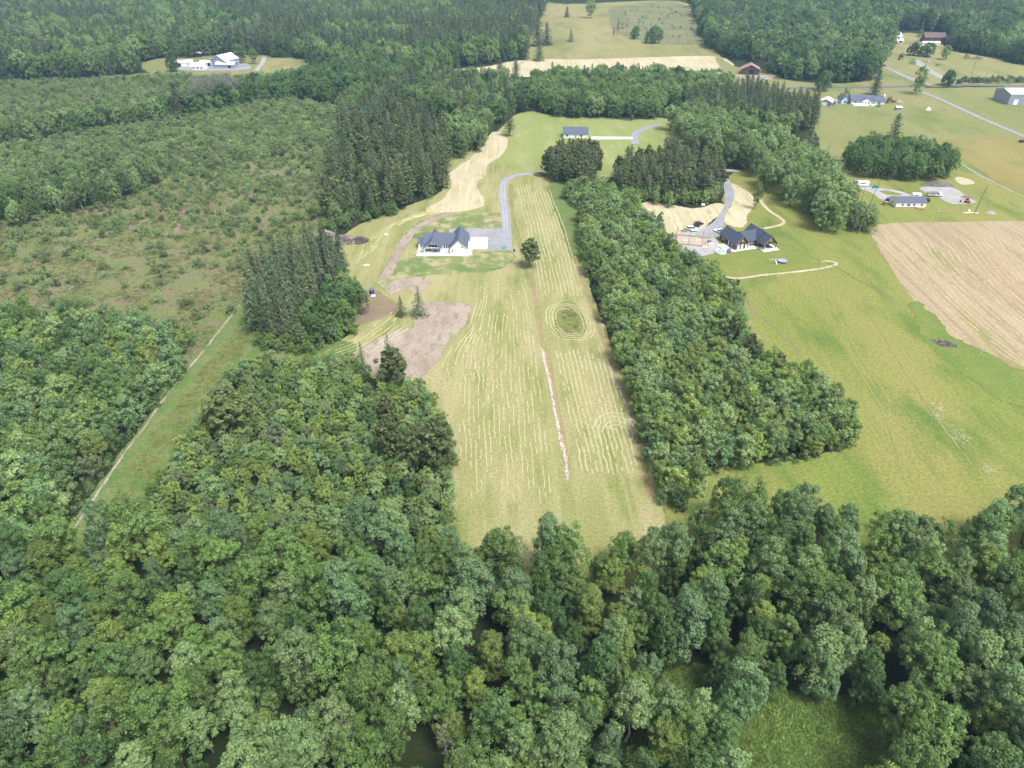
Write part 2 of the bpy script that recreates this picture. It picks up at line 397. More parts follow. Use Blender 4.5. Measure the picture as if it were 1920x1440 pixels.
class Kind:
    """one kind of plant: crown mesh + trunk mesh (for single plants) and a joined object for far masses"""
    def __init__(s, name, crown, trunk, leafm, barkm, h, w):
        s.name, s.h, s.w = name, h, w
        V, F = crown
        s.crown = np_mesh(name + "_crown", V, F, LM[leafm])
        s.trunk = None
        if trunk:
            s.trunk = trunk.mesh(name + "_trunk", barkm)
            tv = np.array(trunk.v, np.float32); groups = {}
            for f in trunk.f: groups.setdefault(len(f), []).append(f)
            Fs = [F]; mi = [np.zeros(len(F), int)]
            for k in sorted(groups): Fs.append(np.array(groups[k]) + len(V)); mi.append(np.ones(len(groups[k]), int))
            me = np_mesh(name + "_joined", np.concatenate([V, tv]), Fs, [LM[leafm], barkm], np.concatenate(mi))
        else: me = s.crown
        s.joined = me

RNG = np.random.default_rng(20250)
KINDS = {}
def kind(key, *a): KINDS.setdefault(key, []).append(Kind(*a))

def broad(key, leafm, h, w, n=2, **kw):
    for i in range(n):
        hh, ww = h * RNG.uniform(0.92, 1.08), w * RNG.uniform(0.9, 1.1)
        kind(key, key, crown_broad(RNG, hh, ww, **kw), trunk_mb(RNG, hh, hh * 0.016, 0.85, 6, ww * 0.3), leafm, M['birch'] if leafm in ('pale', 'greyleaf') else M['bark'], hh, ww)
BIG = dict(cb=0.22, nl=10, npuff=120, nleaf=62, leaf=0.36, pr=0.85)
broad('big_mid', 'mid', 18, 7.8, 3, **BIG); broad('big_pale', 'pale', 18, 7.4, 3, **BIG); broad('big_yellow', 'yellow', 16, 6.8, 2, **BIG)
broad('big_deep', 'deep', 17, 7.8, 3, **BIG); broad('big_blue', 'blue', 18, 7.4, 3, **BIG)
SML = dict(cb=0.06, nl=7, npuff=55, nleaf=50, leaf=0.30, pr=0.62)
for c in ('mid', 'pale', 'yellow', 'deep', 'blue'): broad('small_' + c, c + '_y', 7.0, 4.8, 2, **SML)
broad('small_grey', 'greyleaf', 8.0, 5.0, 2, cb=0.1, nl=6, npuff=45, nleaf=42, leaf=0.26, pr=0.6, sparse=0.25)
broad('tall_mid', 'mid_y', 18, 9.0, 3, cb=0.1, nl=9, npuff=80, nleaf=44, leaf=0.55, pr=1.2)
broad('tall_pale', 'pale_y', 18, 9.2, 3, cb=0.1, nl=9, npuff=80, nleaf=44, leaf=0.55, pr=1.2)
broad('oak', 'deep', 13, 12, 2, cb=0.08, nl=11, npuff=130, nleaf=44, leaf=0.7, pr=1.35)
for i in range(3):
    hh = 23 * RNG.uniform(0.9, 1.1); kind('fir', 'fir', crown_conifer(RNG, hh, 9.4, 0.05 + 0.06 * i, power=0.55), trunk_mb(RNG, hh, 0.34, 0.95, 0), 'fir', M['bark'], hh, 9.4)
for i in range(2):
    hh = 22 * RNG.uniform(0.9, 1.1); kind('bluefir', 'bluefir', crown_conifer(RNG, hh, 8.6, 0.04, droop=0.3, power=0.6), trunk_mb(RNG, hh, 0.3, 0.95, 0), 'bluefir', M['bark'], hh, 8.6)
for i in range(2):
    hh = 25.0; kind('thinfir', 'thinfir', crown_conifer(RNG, hh, 7.0, 0.30, sparse=0.30), trunk_mb(RNG, hh, 0.28, 0.95, 4, 1.6, 0.1), 'fir', M['dead'], hh, 5.6)
hh = 24.0; kind('rustfir', 'rustfir', crown_conifer(RNG, hh, 5.2, 0.15, sparse=0.25), trunk_mb(RNG, hh, 0.28, 0.95, 0), 'rust', M['bark'], hh, 5.2)
for i in range(2):
    hh = 9 * RNG.uniform(0.95, 1.05); kind('youngfir', 'youngfir', crown_conifer(RNG, hh, 5.2, 0.03, whorl=0.6, nb=7, step=0.13, leaf=0.36), trunk_mb(RNG, hh, 0.13, 0.95, 0), 'fir', M['bark'], hh, 4.4)
for i in range(3):
    hh = 12 * RNG.uniform(0.92, 1.08); kind('pine', 'pine', crown_pine(RNG, hh, 5.6), trunk_mb(RNG, hh, 0.2, 0.8, 4, 1.2), 'olive', M['bark'], hh, 5.6)
for i in range(2):
    hh = 17.0; kind('darkpine', 'darkpine', crown_conifer(RNG, hh, 7.4, 0.14, whorl=1.0, nb=7, step=0.14, leaf=0.62, droop=0.0, power=0.5), trunk_mb(RNG, hh, 0.26, 0.9, 0), 'fir' if i else 'olive', M['bark'], hh, 6.4)

def shrub(key, leafm, h, w, npf, nleaf, leaf):
    for i in range(2):
        d = unit(RNG.normal(size=(npf, 3)) + np.array([0, 0, 0.6])); d[:, 2] = np.abs(d[:, 2])
        C = d * np.array([w / 2 * 0.72, w / 2 * 0.72, h * 0.68]) * RNG.uniform(0.55, 1.1, (npf, 1))
        kind(key, key, puff_leaves(RNG, C, RNG.uniform(0.7, 1.2, npf) * w * 0.17, unit(d + np.array([0, 0, 0.6])), nleaf, leaf), None, leafm, None, h, w)
shrub('shrub_bright', 'shrubA', 3.0, 3.2, 20, 36, 0.24); shrub('shrub_dark', 'shrubB', 2.7, 2.8, 20, 36, 0.24); shrub('shrub_grey', 'greyleaf', 2.8, 3.0, 18, 32, 0.22)

def clump(key, leafm, n, rad, hgt, wid):
    for i in range(2):
        a = RNG.random(n) * 6.28; r = rad * np.sqrt(RNG.random(n)); L = hgt * RNG.uniform(0.5, 1.2, n)
        p = np.stack([np.cos(a) * r, np.sin(a) * r, 0.06 + hgt * 0.45 * RNG.random(n) * (1.15 - r / rad)], 1)
        b = RNG.random(n) * 6.28; t = np.stack([np.cos(b), np.sin(b), RNG.uniform(0.1, 0.9, n)], 1)
        nn = unit(np.stack([-np.cos(b) * 0.5, -np.sin(b) * 0.5, np.ones(n)], 1) + RNG.normal(size=(n, 3)) * 0.25)
        kind(key, key, quads_at(p, nn, t, L, wid * RNG.uniform(0.6, 1.3, n)), None, leafm, None, hgt, rad * 2)
clump('grass_tuft', 'grass', 60, 1.2, 0.5, 0.16); clump('weed_tuft', 'weed', 60, 1.2, 0.5, 0.2); clump('fern_tuft', 'fern', 90, 1.1, 0.7, 0.28)
clump('daisy_tuft', 'daisy', 9, 0.9, 0.3, 0.22)

# ------------------------------------------------------------------ ground
def structure(o): o['kind'] = 'structure'; return o

def smooth_closed(p, k=4):
    n = len(p); out = []
    for i in range(n):
        a, b, c, d = (Vector(p[(i + j - 1) % n]) for j in range(4))
        for s in range(k):
            t = s / k; out.append(tuple(0.5 * ((2 * b) + (c - a) * t + (2 * a - 5 * b + 4 * c - d) * t * t + (3 * b - a - 3 * c + d) * t ** 3)))
    return out

def smooth_open(p, k=6):
    q = [tuple(2 * np.array(p[0]) - np.array(p[1]))] + list(p) + [tuple(2 * np.array(p[-1]) - np.array(p[-2]))]; out = []
    for i in range(len(p) - 1):
        a, b, c, d = (Vector(q[i + j]) for j in range(4))
        for s in range(k):
            t = s / k; out.append(tuple(0.5 * ((2 * b) + (c - a) * t + (2 * a - 5 * b + 4 * c - d) * t * t + (3 * b - a - 3 * c + d) * t ** 3)))
    return out + [tuple(p[-1])]

def densify(p, step, closed=True):
    out = []; n = len(p)
    for i in range(n if closed else n - 1):
        a, b = np.array(p[i]), np.array(p[(i + 1) % n]); k = max(1, int(np.linalg.norm(b - a) / step))
        for j in range(k): out.append(tuple(a + (b - a) * j / k))
    if not closed: out.append(tuple(p[-1]))
    return out

def fractal(x, y, s): return mnoise.noise((x * s, y * s, 3.7)) + 0.5 * mnoise.noise((x * s * 3.1, y * s * 3.1, 8.1)) + 0.3 * mnoise.noise((x * s * 9, y * s * 9, 1.3))

def sheet(name, pts, mat, z, jit=0.8, step=1.0, smooth=True, px=True, parent=None, fea=None):
    p = G(pts) if px else pts
    if smooth: p = smooth_closed(p)
    p = densify(p, step) if jit else p
    if jit: p = [(x + jit * fractal(x, y, 0.13), y + jit * fractal(x + 57, y + 31, 0.13)) for x, y in p]
    A = sum(p[i][0] * p[(i + 1) % len(p)][1] - p[(i + 1) % len(p)][0] * p[i][1] for i in range(len(p)))
    if A < 0: p = p[::-1]
    fea = (2.0 * jit if fea is None else fea); n = len(p); P_ = np.array(p); V = [(x, y, z) for x, y in p]; Fq = []; cov = [1.0] * n; F0 = 0
    if fea > 0.3:      # outer ring that thins out
        cov = [0.0] * n; k = 3; d = unit(np.roll(P_, -k, 0) - np.roll(P_, k, 0)); nrm = np.stack([d[:, 1], -d[:, 0]], 1); O = P_ + nrm * fea
        V = [(x, y, z) for x, y in P_] + [(x, y, z) for x, y in O]; cov = [1.0] * n + [0.0] * n
        Fq = [(i, n + i, n + (i + 1) % n, (i + 1) % n) for i in range(n)]
    F = np.array(tessellate_polygon([[Vector((x, y, 0)) for x, y in p]]), np.int32); V = np.array(V)
    a, b, c = V[F[:, 0]], V[F[:, 1]], V[F[:, 2]]
    nz_ = np.cross(b - a, c - a)[:, 2]; F[nz_ < 0] = F[nz_ < 0][:, ::-1]
    me = np_mesh(name, V, [F, np.array(Fq, np.int32).reshape(-1, 4)], mat)
    at = me.attributes.new('cover', 'FLOAT', 'POINT'); at.data.foreach_set('value', np.array(cov, np.float32))
    o = mesh_obj(name, me, parent)
    return structure(o) if parent is None else o

def strip(name, pts, width, mat, z, jit=0.15, step=1.0, px=True, parent=None, crown=0.0, wvar=0.0):
    c = densify(smooth_open(G(pts) if px else pts), step, False); V, F, cov = [], [], []; soft = jit >= 0.35
    for i, (x, y) in enumerate(c):
        a, b = np.array(c[max(0, i - 1)]), np.array(c[min(len(c) - 1, i + 1)]); d = (b - a) / (np.linalg.norm(b - a) + 1e-9); nx, ny = -d[1], d[0]
        w = width / 2 * (1 + wvar * fractal(x, y, 0.11)) * (1.35 if soft else 1)
        l, r = w + jit * fractal(x, y, 0.4), w + jit * fractal(x + 40, y, 0.4)
        V += [(x - nx * r, y - ny * r, z), (x, y, z + crown), (x + nx * l, y + ny * l, z)]; cov += [0.12, 0.95, 0.12] if soft else [1, 1, 1]
        if i: k = 3 * i; F += [(k - 3, k - 2, k + 1, k), (k - 2, k - 1, k + 2, k + 1)]
    F = np.array(F)[:, ::-1]
    me = np_mesh(name, np.array(V), F, mat); at = me.attributes.new('cover', 'FLOAT', 'POINT'); at.data.foreach_set('value', np.array(cov, np.float32))
    o = mesh_obj(name, me, parent)
    return structure(o) if parent is None else o

GM = {
 'ground':  ground_mat('rough_ground', (0.022, 0.036, 0.012), (0.034, 0.046, 0.016), (0.036, 0.034, 0.018), big=0.05, mid=0.2, feather=False),  # base colour darkened to deepen the shade in gaps between crowns
 'clear':   ground_mat('clearcut_ground', (0.140, 0.182, 0.062), (0.180, 0.190, 0.082), (0.205, 0.165, 0.115), big=0.04, mid=0.12, fine=0.9, fvar=0.5, f3=(0.5, 0.62)),
 'scrub':   ground_mat('scrub_ground', (0.130, 0.175, 0.052), (0.160, 0.180, 0.066), (0.18, 0.15, 0.08), big=0.05, mid=0.15, fvar=0.45),
 'meadow':  ground_mat('meadow_grass', (0.180, 0.228, 0.050), (0.252, 0.248, 0.076), (0.112, 0.178, 0.038), big=0.022, mid=0.06, fine=1.0, rot=R(-32), stretch=3.0, streak=(0.16, 0.30, (0.28, 0.26, 0.10), 0.5, 0.66), fvar=0.4, f3=(0.5, 0.66)),
 'mown':    ground_mat('mown_grass', (0.29, 0.305, 0.115), (0.41, 0.375, 0.195), (0.210, 0.255, 0.068), big=0.05, mid=0.11, fine=1.2, fvar=0.35, stretch=4.0, streak=(0.55, 0.4, (0.46, 0.42, 0.22), 0.5, 0.64), gain=0.70),
 'green':   ground_mat('back_pasture', (0.215, 0.275, 0.080), (0.265, 0.300, 0.110), (0.33, 0.33, 0.15), big=0.04, mid=0.09, fvar=0.3, stretch=3.0, streak=(0.4, 0.3, (0.31, 0.30, 0.14), 0.5, 0.64)),
 'lawn':    ground_mat('lawn_grass', (0.135, 0.205, 0.062), (0.205, 0.240, 0.090), (0.38, 0.34, 0.20), big=0.08, mid=0.13, f3=(0.47, 0.60), fvar=0.25),
 'lawn2':   ground_mat('house_lawn', (0.165, 0.215, 0.048), (0.205, 0.225, 0.060), (0.26, 0.235, 0.09), big=0.05, mid=0.12, f3=(0.56, 0.72), fvar=0.22),
 'straw':   ground_mat('dry_straw', (0.52, 0.455, 0.315), (0.44, 0.39, 0.24), (0.32, 0.30, 0.14), big=0.07, mid=0.2, fvar=0.3, f3=(0.55, 0.7), stretch=2.5, streak=(0.7, 0.55, (0.66, 0.59, 0.42), 0.5, 0.6)),
 'stubble': ground_mat('stubble_field', (0.37, 0.29, 0.19), (0.42, 0.34, 0.225), (0.29, 0.265, 0.12), big=0.03, mid=0.05, fine=1.0, rot=R(-38), stretch=5.0, streak=(0.42, 0.6, (0.23, 0.185, 0.10), 0.45, 0.6), fvar=0.25, f3=(0.55, 0.68)),
 'dry':     ground_mat('dry_pasture', (0.315, 0.280, 0.135), (0.240, 0.240, 0.095), (0.165, 0.190, 0.065), big=0.014, mid=0.03, fine=0.5, fvar=0.25, rot=R(80), stretch=2.5),
 'rightpasture': ground_mat('open_pasture', (0.205, 0.225, 0.080), (0.255, 0.245, 0.105), (0.150, 0.190, 0.055), big=0.016, mid=0.035, fine=0.5, fvar=0.25, rot=R(70), stretch=2.5),
 'slash':   ground_mat('logged_slope', (0.22, 0.215, 0.115), (0.15, 0.17, 0.075), (0.30, 0.26, 0.18), big=0.03, mid=0.1, fine=0.4, fvar=0.5, f3=(0.6, 0.7)),
 'crop':    ground_mat('green_crop_edge', (0.138, 0.202, 0.046), (0.178, 0.222, 0.056), (0.225, 0.235, 0.075), big=0.08, mid=0.3, f3=(0.58, 0.7), fvar=0.4),
 'dirt':    ground_mat('bare_dirt', (0.315, 0.255, 0.205), (0.41, 0.345, 0.285), (0.25, 0.215, 0.155), big=0.08, mid=0.3, fvar=0.4, f3=(0.5, 0.66), stretch=2.0, rot=0.6),
 'brown':   ground_mat('brown_soil', (0.22, 0.165, 0.115), (0.27, 0.21, 0.145), (0.2, 0.2, 0.1), big=0.1, mid=0.3, fvar=0.3),
 'rust':    ground_mat('ditch_soil', (0.34, 0.245, 0.135), (0.29, 0.25, 0.12), (0.21, 0.215, 0.08), big=0.08, mid=0.3, fvar=0.3),
 'gravel':  ground_mat('grey_gravel', (0.290, 0.295, 0.32), (0.34, 0.345, 0.37), (0.24, 0.245, 0.27), big=0.08, mid=0.3, fine=2.5, fvar=0.18),
 'track':   ground_mat('wheel_track', (0.40, 0.405, 0.43), (0.36, 0.365, 0.39), big=0.1, fine=2.5, fvar=0.15),
 'palegravel': ground_mat('pale_gravel', (0.42, 0.415, 0.41), (0.36, 0.355, 0.35), (0.31, 0.295, 0.28), big=0.08, mid=0.2, fine=2.0, fvar=0.15),
 'asphalt': ground_mat('road_asphalt', (0.13, 0.135, 0.15), (0.16, 0.165, 0.18), big=0.05, fine=2.5, fvar=0.15, bump=0),
 'trackgrass': ground_mat('track_grass', (0.110, 0.180, 0.046), (0.155, 0.205, 0.070), (0.20, 0.195, 0.105), big=0.08, mid=0.3, fvar=0.4),
 'hollow':  ground_mat('hollow_grass', (0.185, 0.215, 0.075), (0.22, 0.225, 0.095), (0.15, 0.19, 0.06), big=0.1, mid=0.3, fvar=0.4),
 'rut':     ground_mat('grass_rut', (0.25, 0.265, 0.10), (0.28, 0.275, 0.12), big=0.1, mid=0.3, fvar=0.3),
 'hay':     ground_mat('dry_hay', (0.52, 0.48, 0.30), (0.46, 0.43, 0.25), (0.38, 0.37, 0.18), big=0.1, mid=0.5, fine=2.5, fvar=0.3, bump=0.5, feather=False),
 'hay2':    ground_mat('stubble_hay', (0.50, 0.41, 0.27), (0.44, 0.36, 0.22), (0.34, 0.28, 0.16), big=0.1, mid=0.5, fine=2.5, fvar=0.25, bump=0.4, feather=False),
 'mint':    ground_mat('gravel_lane', (0.30, 0.34, 0.30), (0.35, 0.37, 0.34), big=0.05, fine=1.5, fvar=0.2),
 'rock':    paint('white_rock', (0.58, 0.53, 0.50), 0.9, var=0.2, scale=3.0),
}

g = np_mesh("ground", np.array([(-9000, -3000, 0), (9000, -3000, 0), (9000, 15000, 0), (-9000, 15000, 0)]), np.array([[0, 1, 2, 3]]), GM['ground'])
structure(mesh_obj("ground", g))
zz = [0.0]
def nz(): zz[0] += 0.0015; return zz[0]

sheet('scrubland', [(-260, 330), (0, 275), (330, 225), (470, 205), (560, 190), (600, 160), (440, 130), (270, 138), (0, 152), (-260, 170)], GM['scrub'], nz(), 2.0, 3)
CLEAR = [(-260, 680), (-100, 640), (120, 590), (250, 720), (330, 725), (400, 640), (470, 540), (500, 500), (590, 440), (640, 350), (660, 215), (560, 185), (330, 222), (0, 275), (-260, 330)]
sheet('clearcut', CLEAR, GM['clear'], nz(), 1.6, 2.5)
sheet('meadow', [(1280, 440), (1290, 495), (1390, 525), (1375, 580), (1400, 650), (1490, 690), (1600, 770), (1600, 835), (1500, 872), (1250, 890), (1230, 1000), (1500, 1050), (1960, 1080), (2250, 1000), (2250, 185), (1920, 183), (1720, 168), (1500, 168), (1530, 240), (1540, 280), (1480, 280), (1430, 300), (1400, 315), (1370, 335), (1350, 420)], GM['meadow'], nz(), 1.5, 2.5)
sheet('open_pasture', [(1500, 166), (1720, 166), (1930, 163), (2250, 160), (2250, 262), (1930, 262), (1760, 264), (1700, 285), (1560, 300), (1540, 240), (1520, 200)], GM['rightpasture'], nz(), 2.0, 4)
sheet('upper_pasture', [(1640, 158), (1660, 120), (1690, 78), (1700, 62), (1745, 70), (1780, 95), (1850, 108), (1930, 125), (2250, 150), (2250, 158), (1920, 158)], GM['dry'], nz(), 3.0, 6)
sheet('back_hayfield', [(1010, -2), (1060, 8), (1270, 2), (1300, 40), (1325, 85), (1370, 128), (1340, 137), (1200, 137), (1000, 142), (990, 110), (985, 78), (1005, 30)], GM['dry'], nz(), 3.0, 6)
sheet('logged_slope', [(1150, 30), (1160, 14), (1265, 6), (1298, 42), (1312, 78), (1240, 80), (1165, 62)], GM['slash'], nz(), 5.0, 5)
sheet('pale_hayfield', [(800, 134), (900, 127), (990, 112), (1100, 112), (1335, 106), (1372, 130), (1340, 138), (1180, 139), (1000, 143), (810, 144)], GM['straw'], nz(), 2.0, 5)
sheet('farm_clearing', [(270, 126), (285, 114), (350, 106), (440, 103), (500, 105), (560, 112), (572, 122), (545, 132), (500, 142), (440, 148), (380, 148), (310, 140)], GM['rightpasture'], nz(), 4.0, 4)
sheet('dry_paddock', [(495, 108), (530, 110), (565, 117), (545, 128), (500, 134), (488, 124)], GM['dry'], nz(), 3.0, 4)
sheet('back_pasture', [(880, 300), (930, 250), (985, 210), (1060, 220), (1240, 222), (1310, 240), (1250, 300), (1150, 325), (1110, 352), (1000, 328), (905, 345)], GM['green'], nz(), 1.5, 2.5)
sheet('roadside_grass', [(1345, 108), (1375, 125), (1430, 130), (1470, 150), (1560, 157), (1640, 150), (1660, 122), (1690, 145), (1720, 170), (1440, 178), (1400, 168), (1365, 140)], GM['rightpasture'], nz(), 2.0, 4)
sheet('mown_field', [(540, 690), (600, 660), (680, 610), (690, 560), (650, 505), (640, 455), (670, 425), (752, 392), (832, 358), (832, 318), (870, 280), (925, 300), (1000, 328), (1045, 335), (1060, 380), (1075, 430), (1090, 480), (1110, 560), (1150, 660), (1185, 760), (1220, 890), (1245, 1090), (1040, 1090), (845, 1090), (840, 880), (815, 770), (770, 725), (690, 705)], GM['mown'], nz(), 0.9, 1.2)
ZF = zz[0]
field = bpy.data.objects['mown_field']
sheet('straw_field', [(925, 248), (945, 254), (949, 272), (938, 292), (915, 305), (905, 330), (890, 345), (905, 380), (880, 393), (840, 397), (800, 394), (835, 372), (850, 345), (845, 325), (880, 300), (905, 275)], GM['straw'], nz(), 0.9, 1.2)
sheet('verge', [(1045, 335), (1030, 350), (1040, 385), (1060, 440), (1080, 490), (1110, 500), (1110, 440), (1085, 380), (1065, 345)], GM['trackgrass'], nz(), 0.9, 1.2)
sheet('lawn', [(722, 522), (760, 492), (800, 478), (880, 479), (952, 473), (950, 490), (905, 505), (850, 508), (790, 512), (745, 525)], GM['lawn'], nz(), 1.6, 1.0, fea=5)
sheet('side_lawn', [(772, 440), (790, 420), (820, 408), (870, 405), (937, 402), (940, 428), (880, 428), (850, 438), (800, 442)], GM['lawn'], nz(), 1.6, 1.0, fea=5)
strip('dirt_path', [(848, 400), (812, 412), (785, 425), (760, 450), (742, 480), (730, 505), (716, 525)], 5.5, GM['dirt'], nz(), 0.9, wvar=0.5)
sheet('dirt_clearing', [(790, 572), (872, 570), (878, 585), (862, 612), (835, 640), (825, 668), (800, 690), (775, 705), (680, 690), (672, 665), (705, 640), (745, 622), (780, 612)], GM['dirt'], nz(), 0.9, 1.0)
sheet('dirt_bank', [(686, 548), (700, 545), (730, 562), (742, 578), (720, 590), (690, 604), (660, 606), (675, 575)], GM['brown'], nz(), 0.9, 1.0)
sheet('bare_earth', [(760, 527), (780, 520), (800, 530), (785, 545), (760, 540), (735, 548), (735, 530)], GM['dirt'], nz(), 1.2, 1.0)
strip('ditch', [(993, 502), (1000, 530), (1004, 560), (1010, 600), (1020, 650), (1033, 700), (1046, 770), (1055, 820), (1066, 900)], 2.0, GM['rust'], nz(), 0.4, wvar=0.5)
strip('ditch', [(1078, 480), (1092, 520), (1112, 580), (1135, 650), (1160, 720), (1185, 790), (1205, 860), (1216, 930)], 1.8, GM['rust'], nz(), 0.5, wvar=0.6)
strip('straw_strip', [(958, 345), (962, 400), (972, 450), (985, 505), (998, 540)], 2.6, GM['dry'], nz(), 0.5, wvar=0.6)
sheet('pond_hollow', [(1044, 585), (1055, 568), (1072, 568), (1087, 582), (1095, 612), (1090, 630), (1065, 635), (1047, 625)], GM['hollow'], nz(), 0.6, 0.8)
# gravel drive with its two worn wheel tracks
ZD = nz()
dr = strip('driveway', [(1002, 325), (985, 326), (968, 329), (953, 334), (946, 341), (943, 352), (944, 375), (947, 400), (949, 420), (950, 440)], 4.6, GM['gravel'], ZD, 0.15)
sheet('gravel_yard', [(842, 429), (942, 428), (959, 428), (960, 468.6), (916, 468.6), (914, 445), (842, 444)], GM['gravel'], nz(), 0.1, 1.0, smooth=False)
for off in (-2.6, 2.6):
    strip('wheel_track', [(1000, 325), (985, 326 + off * .2), (968 + off * .3, 329.5), (953 + off * .8, 335), (946 + off, 342), (943 + off, 352), (944 + off, 375), (947 + off, 400), (949 + off, 430)], 0.7, GM['track'], ZD + 0.003, 0.12, parent=dr)
# neighbour on the slope below the meadow
sheet('dry_yard', [(1195, 388), (1225, 380), (1300, 392), (1350, 382), (1352, 398), (1330, 415), (1310, 432), (1272, 462), (1262, 440), (1225, 425), (1200, 405)], GM['straw'], nz(), 1.0, 1.2)
sheet('dry_bank', [(1362, 345), (1385, 350), (1405, 365), (1412, 380), (1400, 402), (1392, 425), (1365, 420), (1358, 408), (1376, 378)], GM['straw'], nz(), 0.8, 1.2)
sheet('house_lawn', [(1300, 492), (1322, 482), (1345, 470), (1400, 455), (1470, 448), (1520, 480), (1535, 492), (1500, 506), (1440, 512), (1380, 521), (1340, 508)], GM['lawn2'], nz(), 0.8, 1.2)
sheet('rough_yard', [(1262, 448), (1290, 436), (1330, 440), (1345, 460), (1345, 470), (1320, 478), (1290, 478), (1268, 464)], GM['palegravel'], nz(), 0.9, 1.0)
strip('mown_path', [(1285, 475), (1320, 500), (1355, 516), (1380, 522), (1430, 516), (1480, 511), (1530, 505), (1560, 499), (1568, 494), (1558, 490), (1540, 490)], 2.0, GM['straw'], nz(), 0.4, wvar=0.3)
strip('mown_path', [(1424, 372), (1432, 385), (1445, 397), (1462, 408), (1470, 416), (1462, 422), (1440, 427), (1415, 432)], 2.6, GM['straw'], nz(), 0.4)
strip('field_ditch', [(1388, 540), (1398, 560), (1412, 582), (1430, 598), (1450, 612), (1475, 635), (1500, 662)], 1.1, GM['brown'], nz(), 0.4, wvar=0.6)
strip('field_ditch', [(1478, 458), (1510, 478), (1545, 490), (1575, 505), (1600, 520), (1640, 542), (1668, 556)], 1.0, GM['trackgrass'], nz(), 0.4, wvar=0.6)
sheet('driveway', [(1366, 336), (1372, 350), (1378, 366), (1374, 378), (1366, 390), (1360, 405), (1356, 420), (1356, 434), (1345, 445), (1312, 446), (1305, 438), (1322, 426), (1338, 416), (1350, 400), (1358, 385), (1359, 370), (1357, 352), (1352, 338)], GM['gravel'], nz(), 0.15, 1.0)
ZS = nz()
stub = sheet('stubble_field', [(1640, 424), (1690, 419), (1800, 417), (1930, 416), (2200, 415), (2300, 700), (2100, 730), (1925, 694), (1880, 680), (1830, 656), (1785, 630), (1745, 596), (1712, 556), (1685, 520), (1660, 480), (1636, 440)], GM['stubble'], ZS, 0.8, 1.5)
sheet('green_verge', [(1712, 566), (1765, 618), (1815, 651), (1880, 686), (1925, 702), (2090, 738), (2150, 810), (1925, 758), (1860, 728), (1800, 688), (1745, 632)], GM['crop'], nz(), 2.6, 1.5, fea=4)
sheet('tan_hayfield', [(1752, 266), (1850, 262), (1930, 262), (2250, 262), (2250, 420), (1930, 367), (1850, 325), (1800, 292)], ground_mat('tan_hay', (0.25, 0.215, 0.075), (0.29, 0.25, 0.10), (0.19, 0.20, 0.06), big=0.03, mid=0.06, rot=R(-30), stretch=3, fvar=0.25), nz(), 1.0, 2.0)
strip('dirt_lane', [(1790, 300), (1840, 330), (1890, 355), (1960, 388)], 1.4, GM['palegravel'], nz(), 0.5, wvar=0.8)
sheet('gravel_yard', [(1596, 349), (1622, 350), (1668, 355), (1700, 363), (1715, 372), (1690, 374), (1668, 378), (1650, 372), (1632, 360)], GM['palegravel'], nz(), 0.4, 1.0)
sheet('grass_island', [(1652, 358), (1675, 360), (1690, 365), (1672, 366), (1658, 363)], GM['lawn2'], nz(), 0.4, 1.0)
sheet('gravel_pad', [(1724, 354), (1756, 350), (1788, 353), (1806, 364), (1800, 368), (1812, 372), (1830, 379), (1800, 382), (1782, 381), (1752, 366)], GM['palegravel'], nz(), 0.4, 1.0)
sheet('sandy_bank', [(1793, 332), (1815, 336), (1826, 344), (1800, 345)], GM['straw'], nz(), 0.6, 1.0)
# drive of the far house
strip('driveway', [(1192, 270), (1189, 259), (1193, 250), (1204, 243), (1218, 238), (1238, 233)], 5.5, GM['gravel'], nz(), 0.2)
sheet('concrete_drive', [(1108, 256.5), (1186, 257), (1186, 261), (1108, 261)], M['concrete'], nz(), 0.05, 2, smooth=False)
sheet('lane', [(1352, 317), (1382, 319), (1384, 322), (1352, 321)], GM['palegravel'], nz(), 0.1, 1)
# county road and lanes
strip('county_road', [(1440, 168), (1495, 165), (1560, 164), (1640, 164), (1700, 162), (1760, 159.5), (1850, 160), (1940, 161), (2260, 160)], 7.0, GM['asphalt'], nz(), 0.1, 3)
strip('country_lane', [(1722, 170), (1760, 185), (1800, 203), (1850, 226), (1905, 249), (1990, 285)], 4.2, GM['gravel'], nz(), 0.3, 2)
strip('country_lane', [(1655, 124), (1672, 131), (1695, 142), (1722, 153), (1745, 160)], 6.0, GM['gravel'], nz(), 0.3, 3)
strip('country_lane', [(1716, 112), (1730, 124), (1752, 138), (1775, 150), (1790, 158)], 8.0, GM['mint'], nz(), 0.3, 3)
strip('side_road', [(225, 237), (262, 233), (300, 229), (330, 226)], 6.0, GM['gravel'], nz(), 0.3, 2)
strip('farm_lane', [(478, 138), (484, 128), (492, 118), (496, 107)], 6.0, GM['palegravel'], nz(), 0.8, 2)
strip('wheel_rut', [(1352, 127), (1000, 132), (985, 110)], 2.0, GM['dirt'], nz(), 0.8, 3)
# grassy track down the side of the clearcut
sheet('track_verge', [(120, 1020), (180, 925), (235, 850), (320, 730), (385, 650), (440, 580), (462, 552), (478, 560), (480, 620), (520, 660), (640, 640), (660, 660), (560, 690), (490, 668), (440, 690), (400, 740), (355, 810), (300, 900), (230, 1010)], GM['trackgrass'], nz(), 1.0, 1.2)
strip('dirt_track', [(140, 990), (190, 915), (235, 848), (275, 795), (320, 732), (370, 672), (410, 622), (450, 570), (468, 535)], 0.85, GM['dirt'], nz(), 0.6, wvar=1.1)
strip('dirt_scar', [(330, 440), (350, 370), (390, 310), (410, 270), (420, 240)], 5.0, GM['brown'], nz(), 2.0, wvar=0.8)

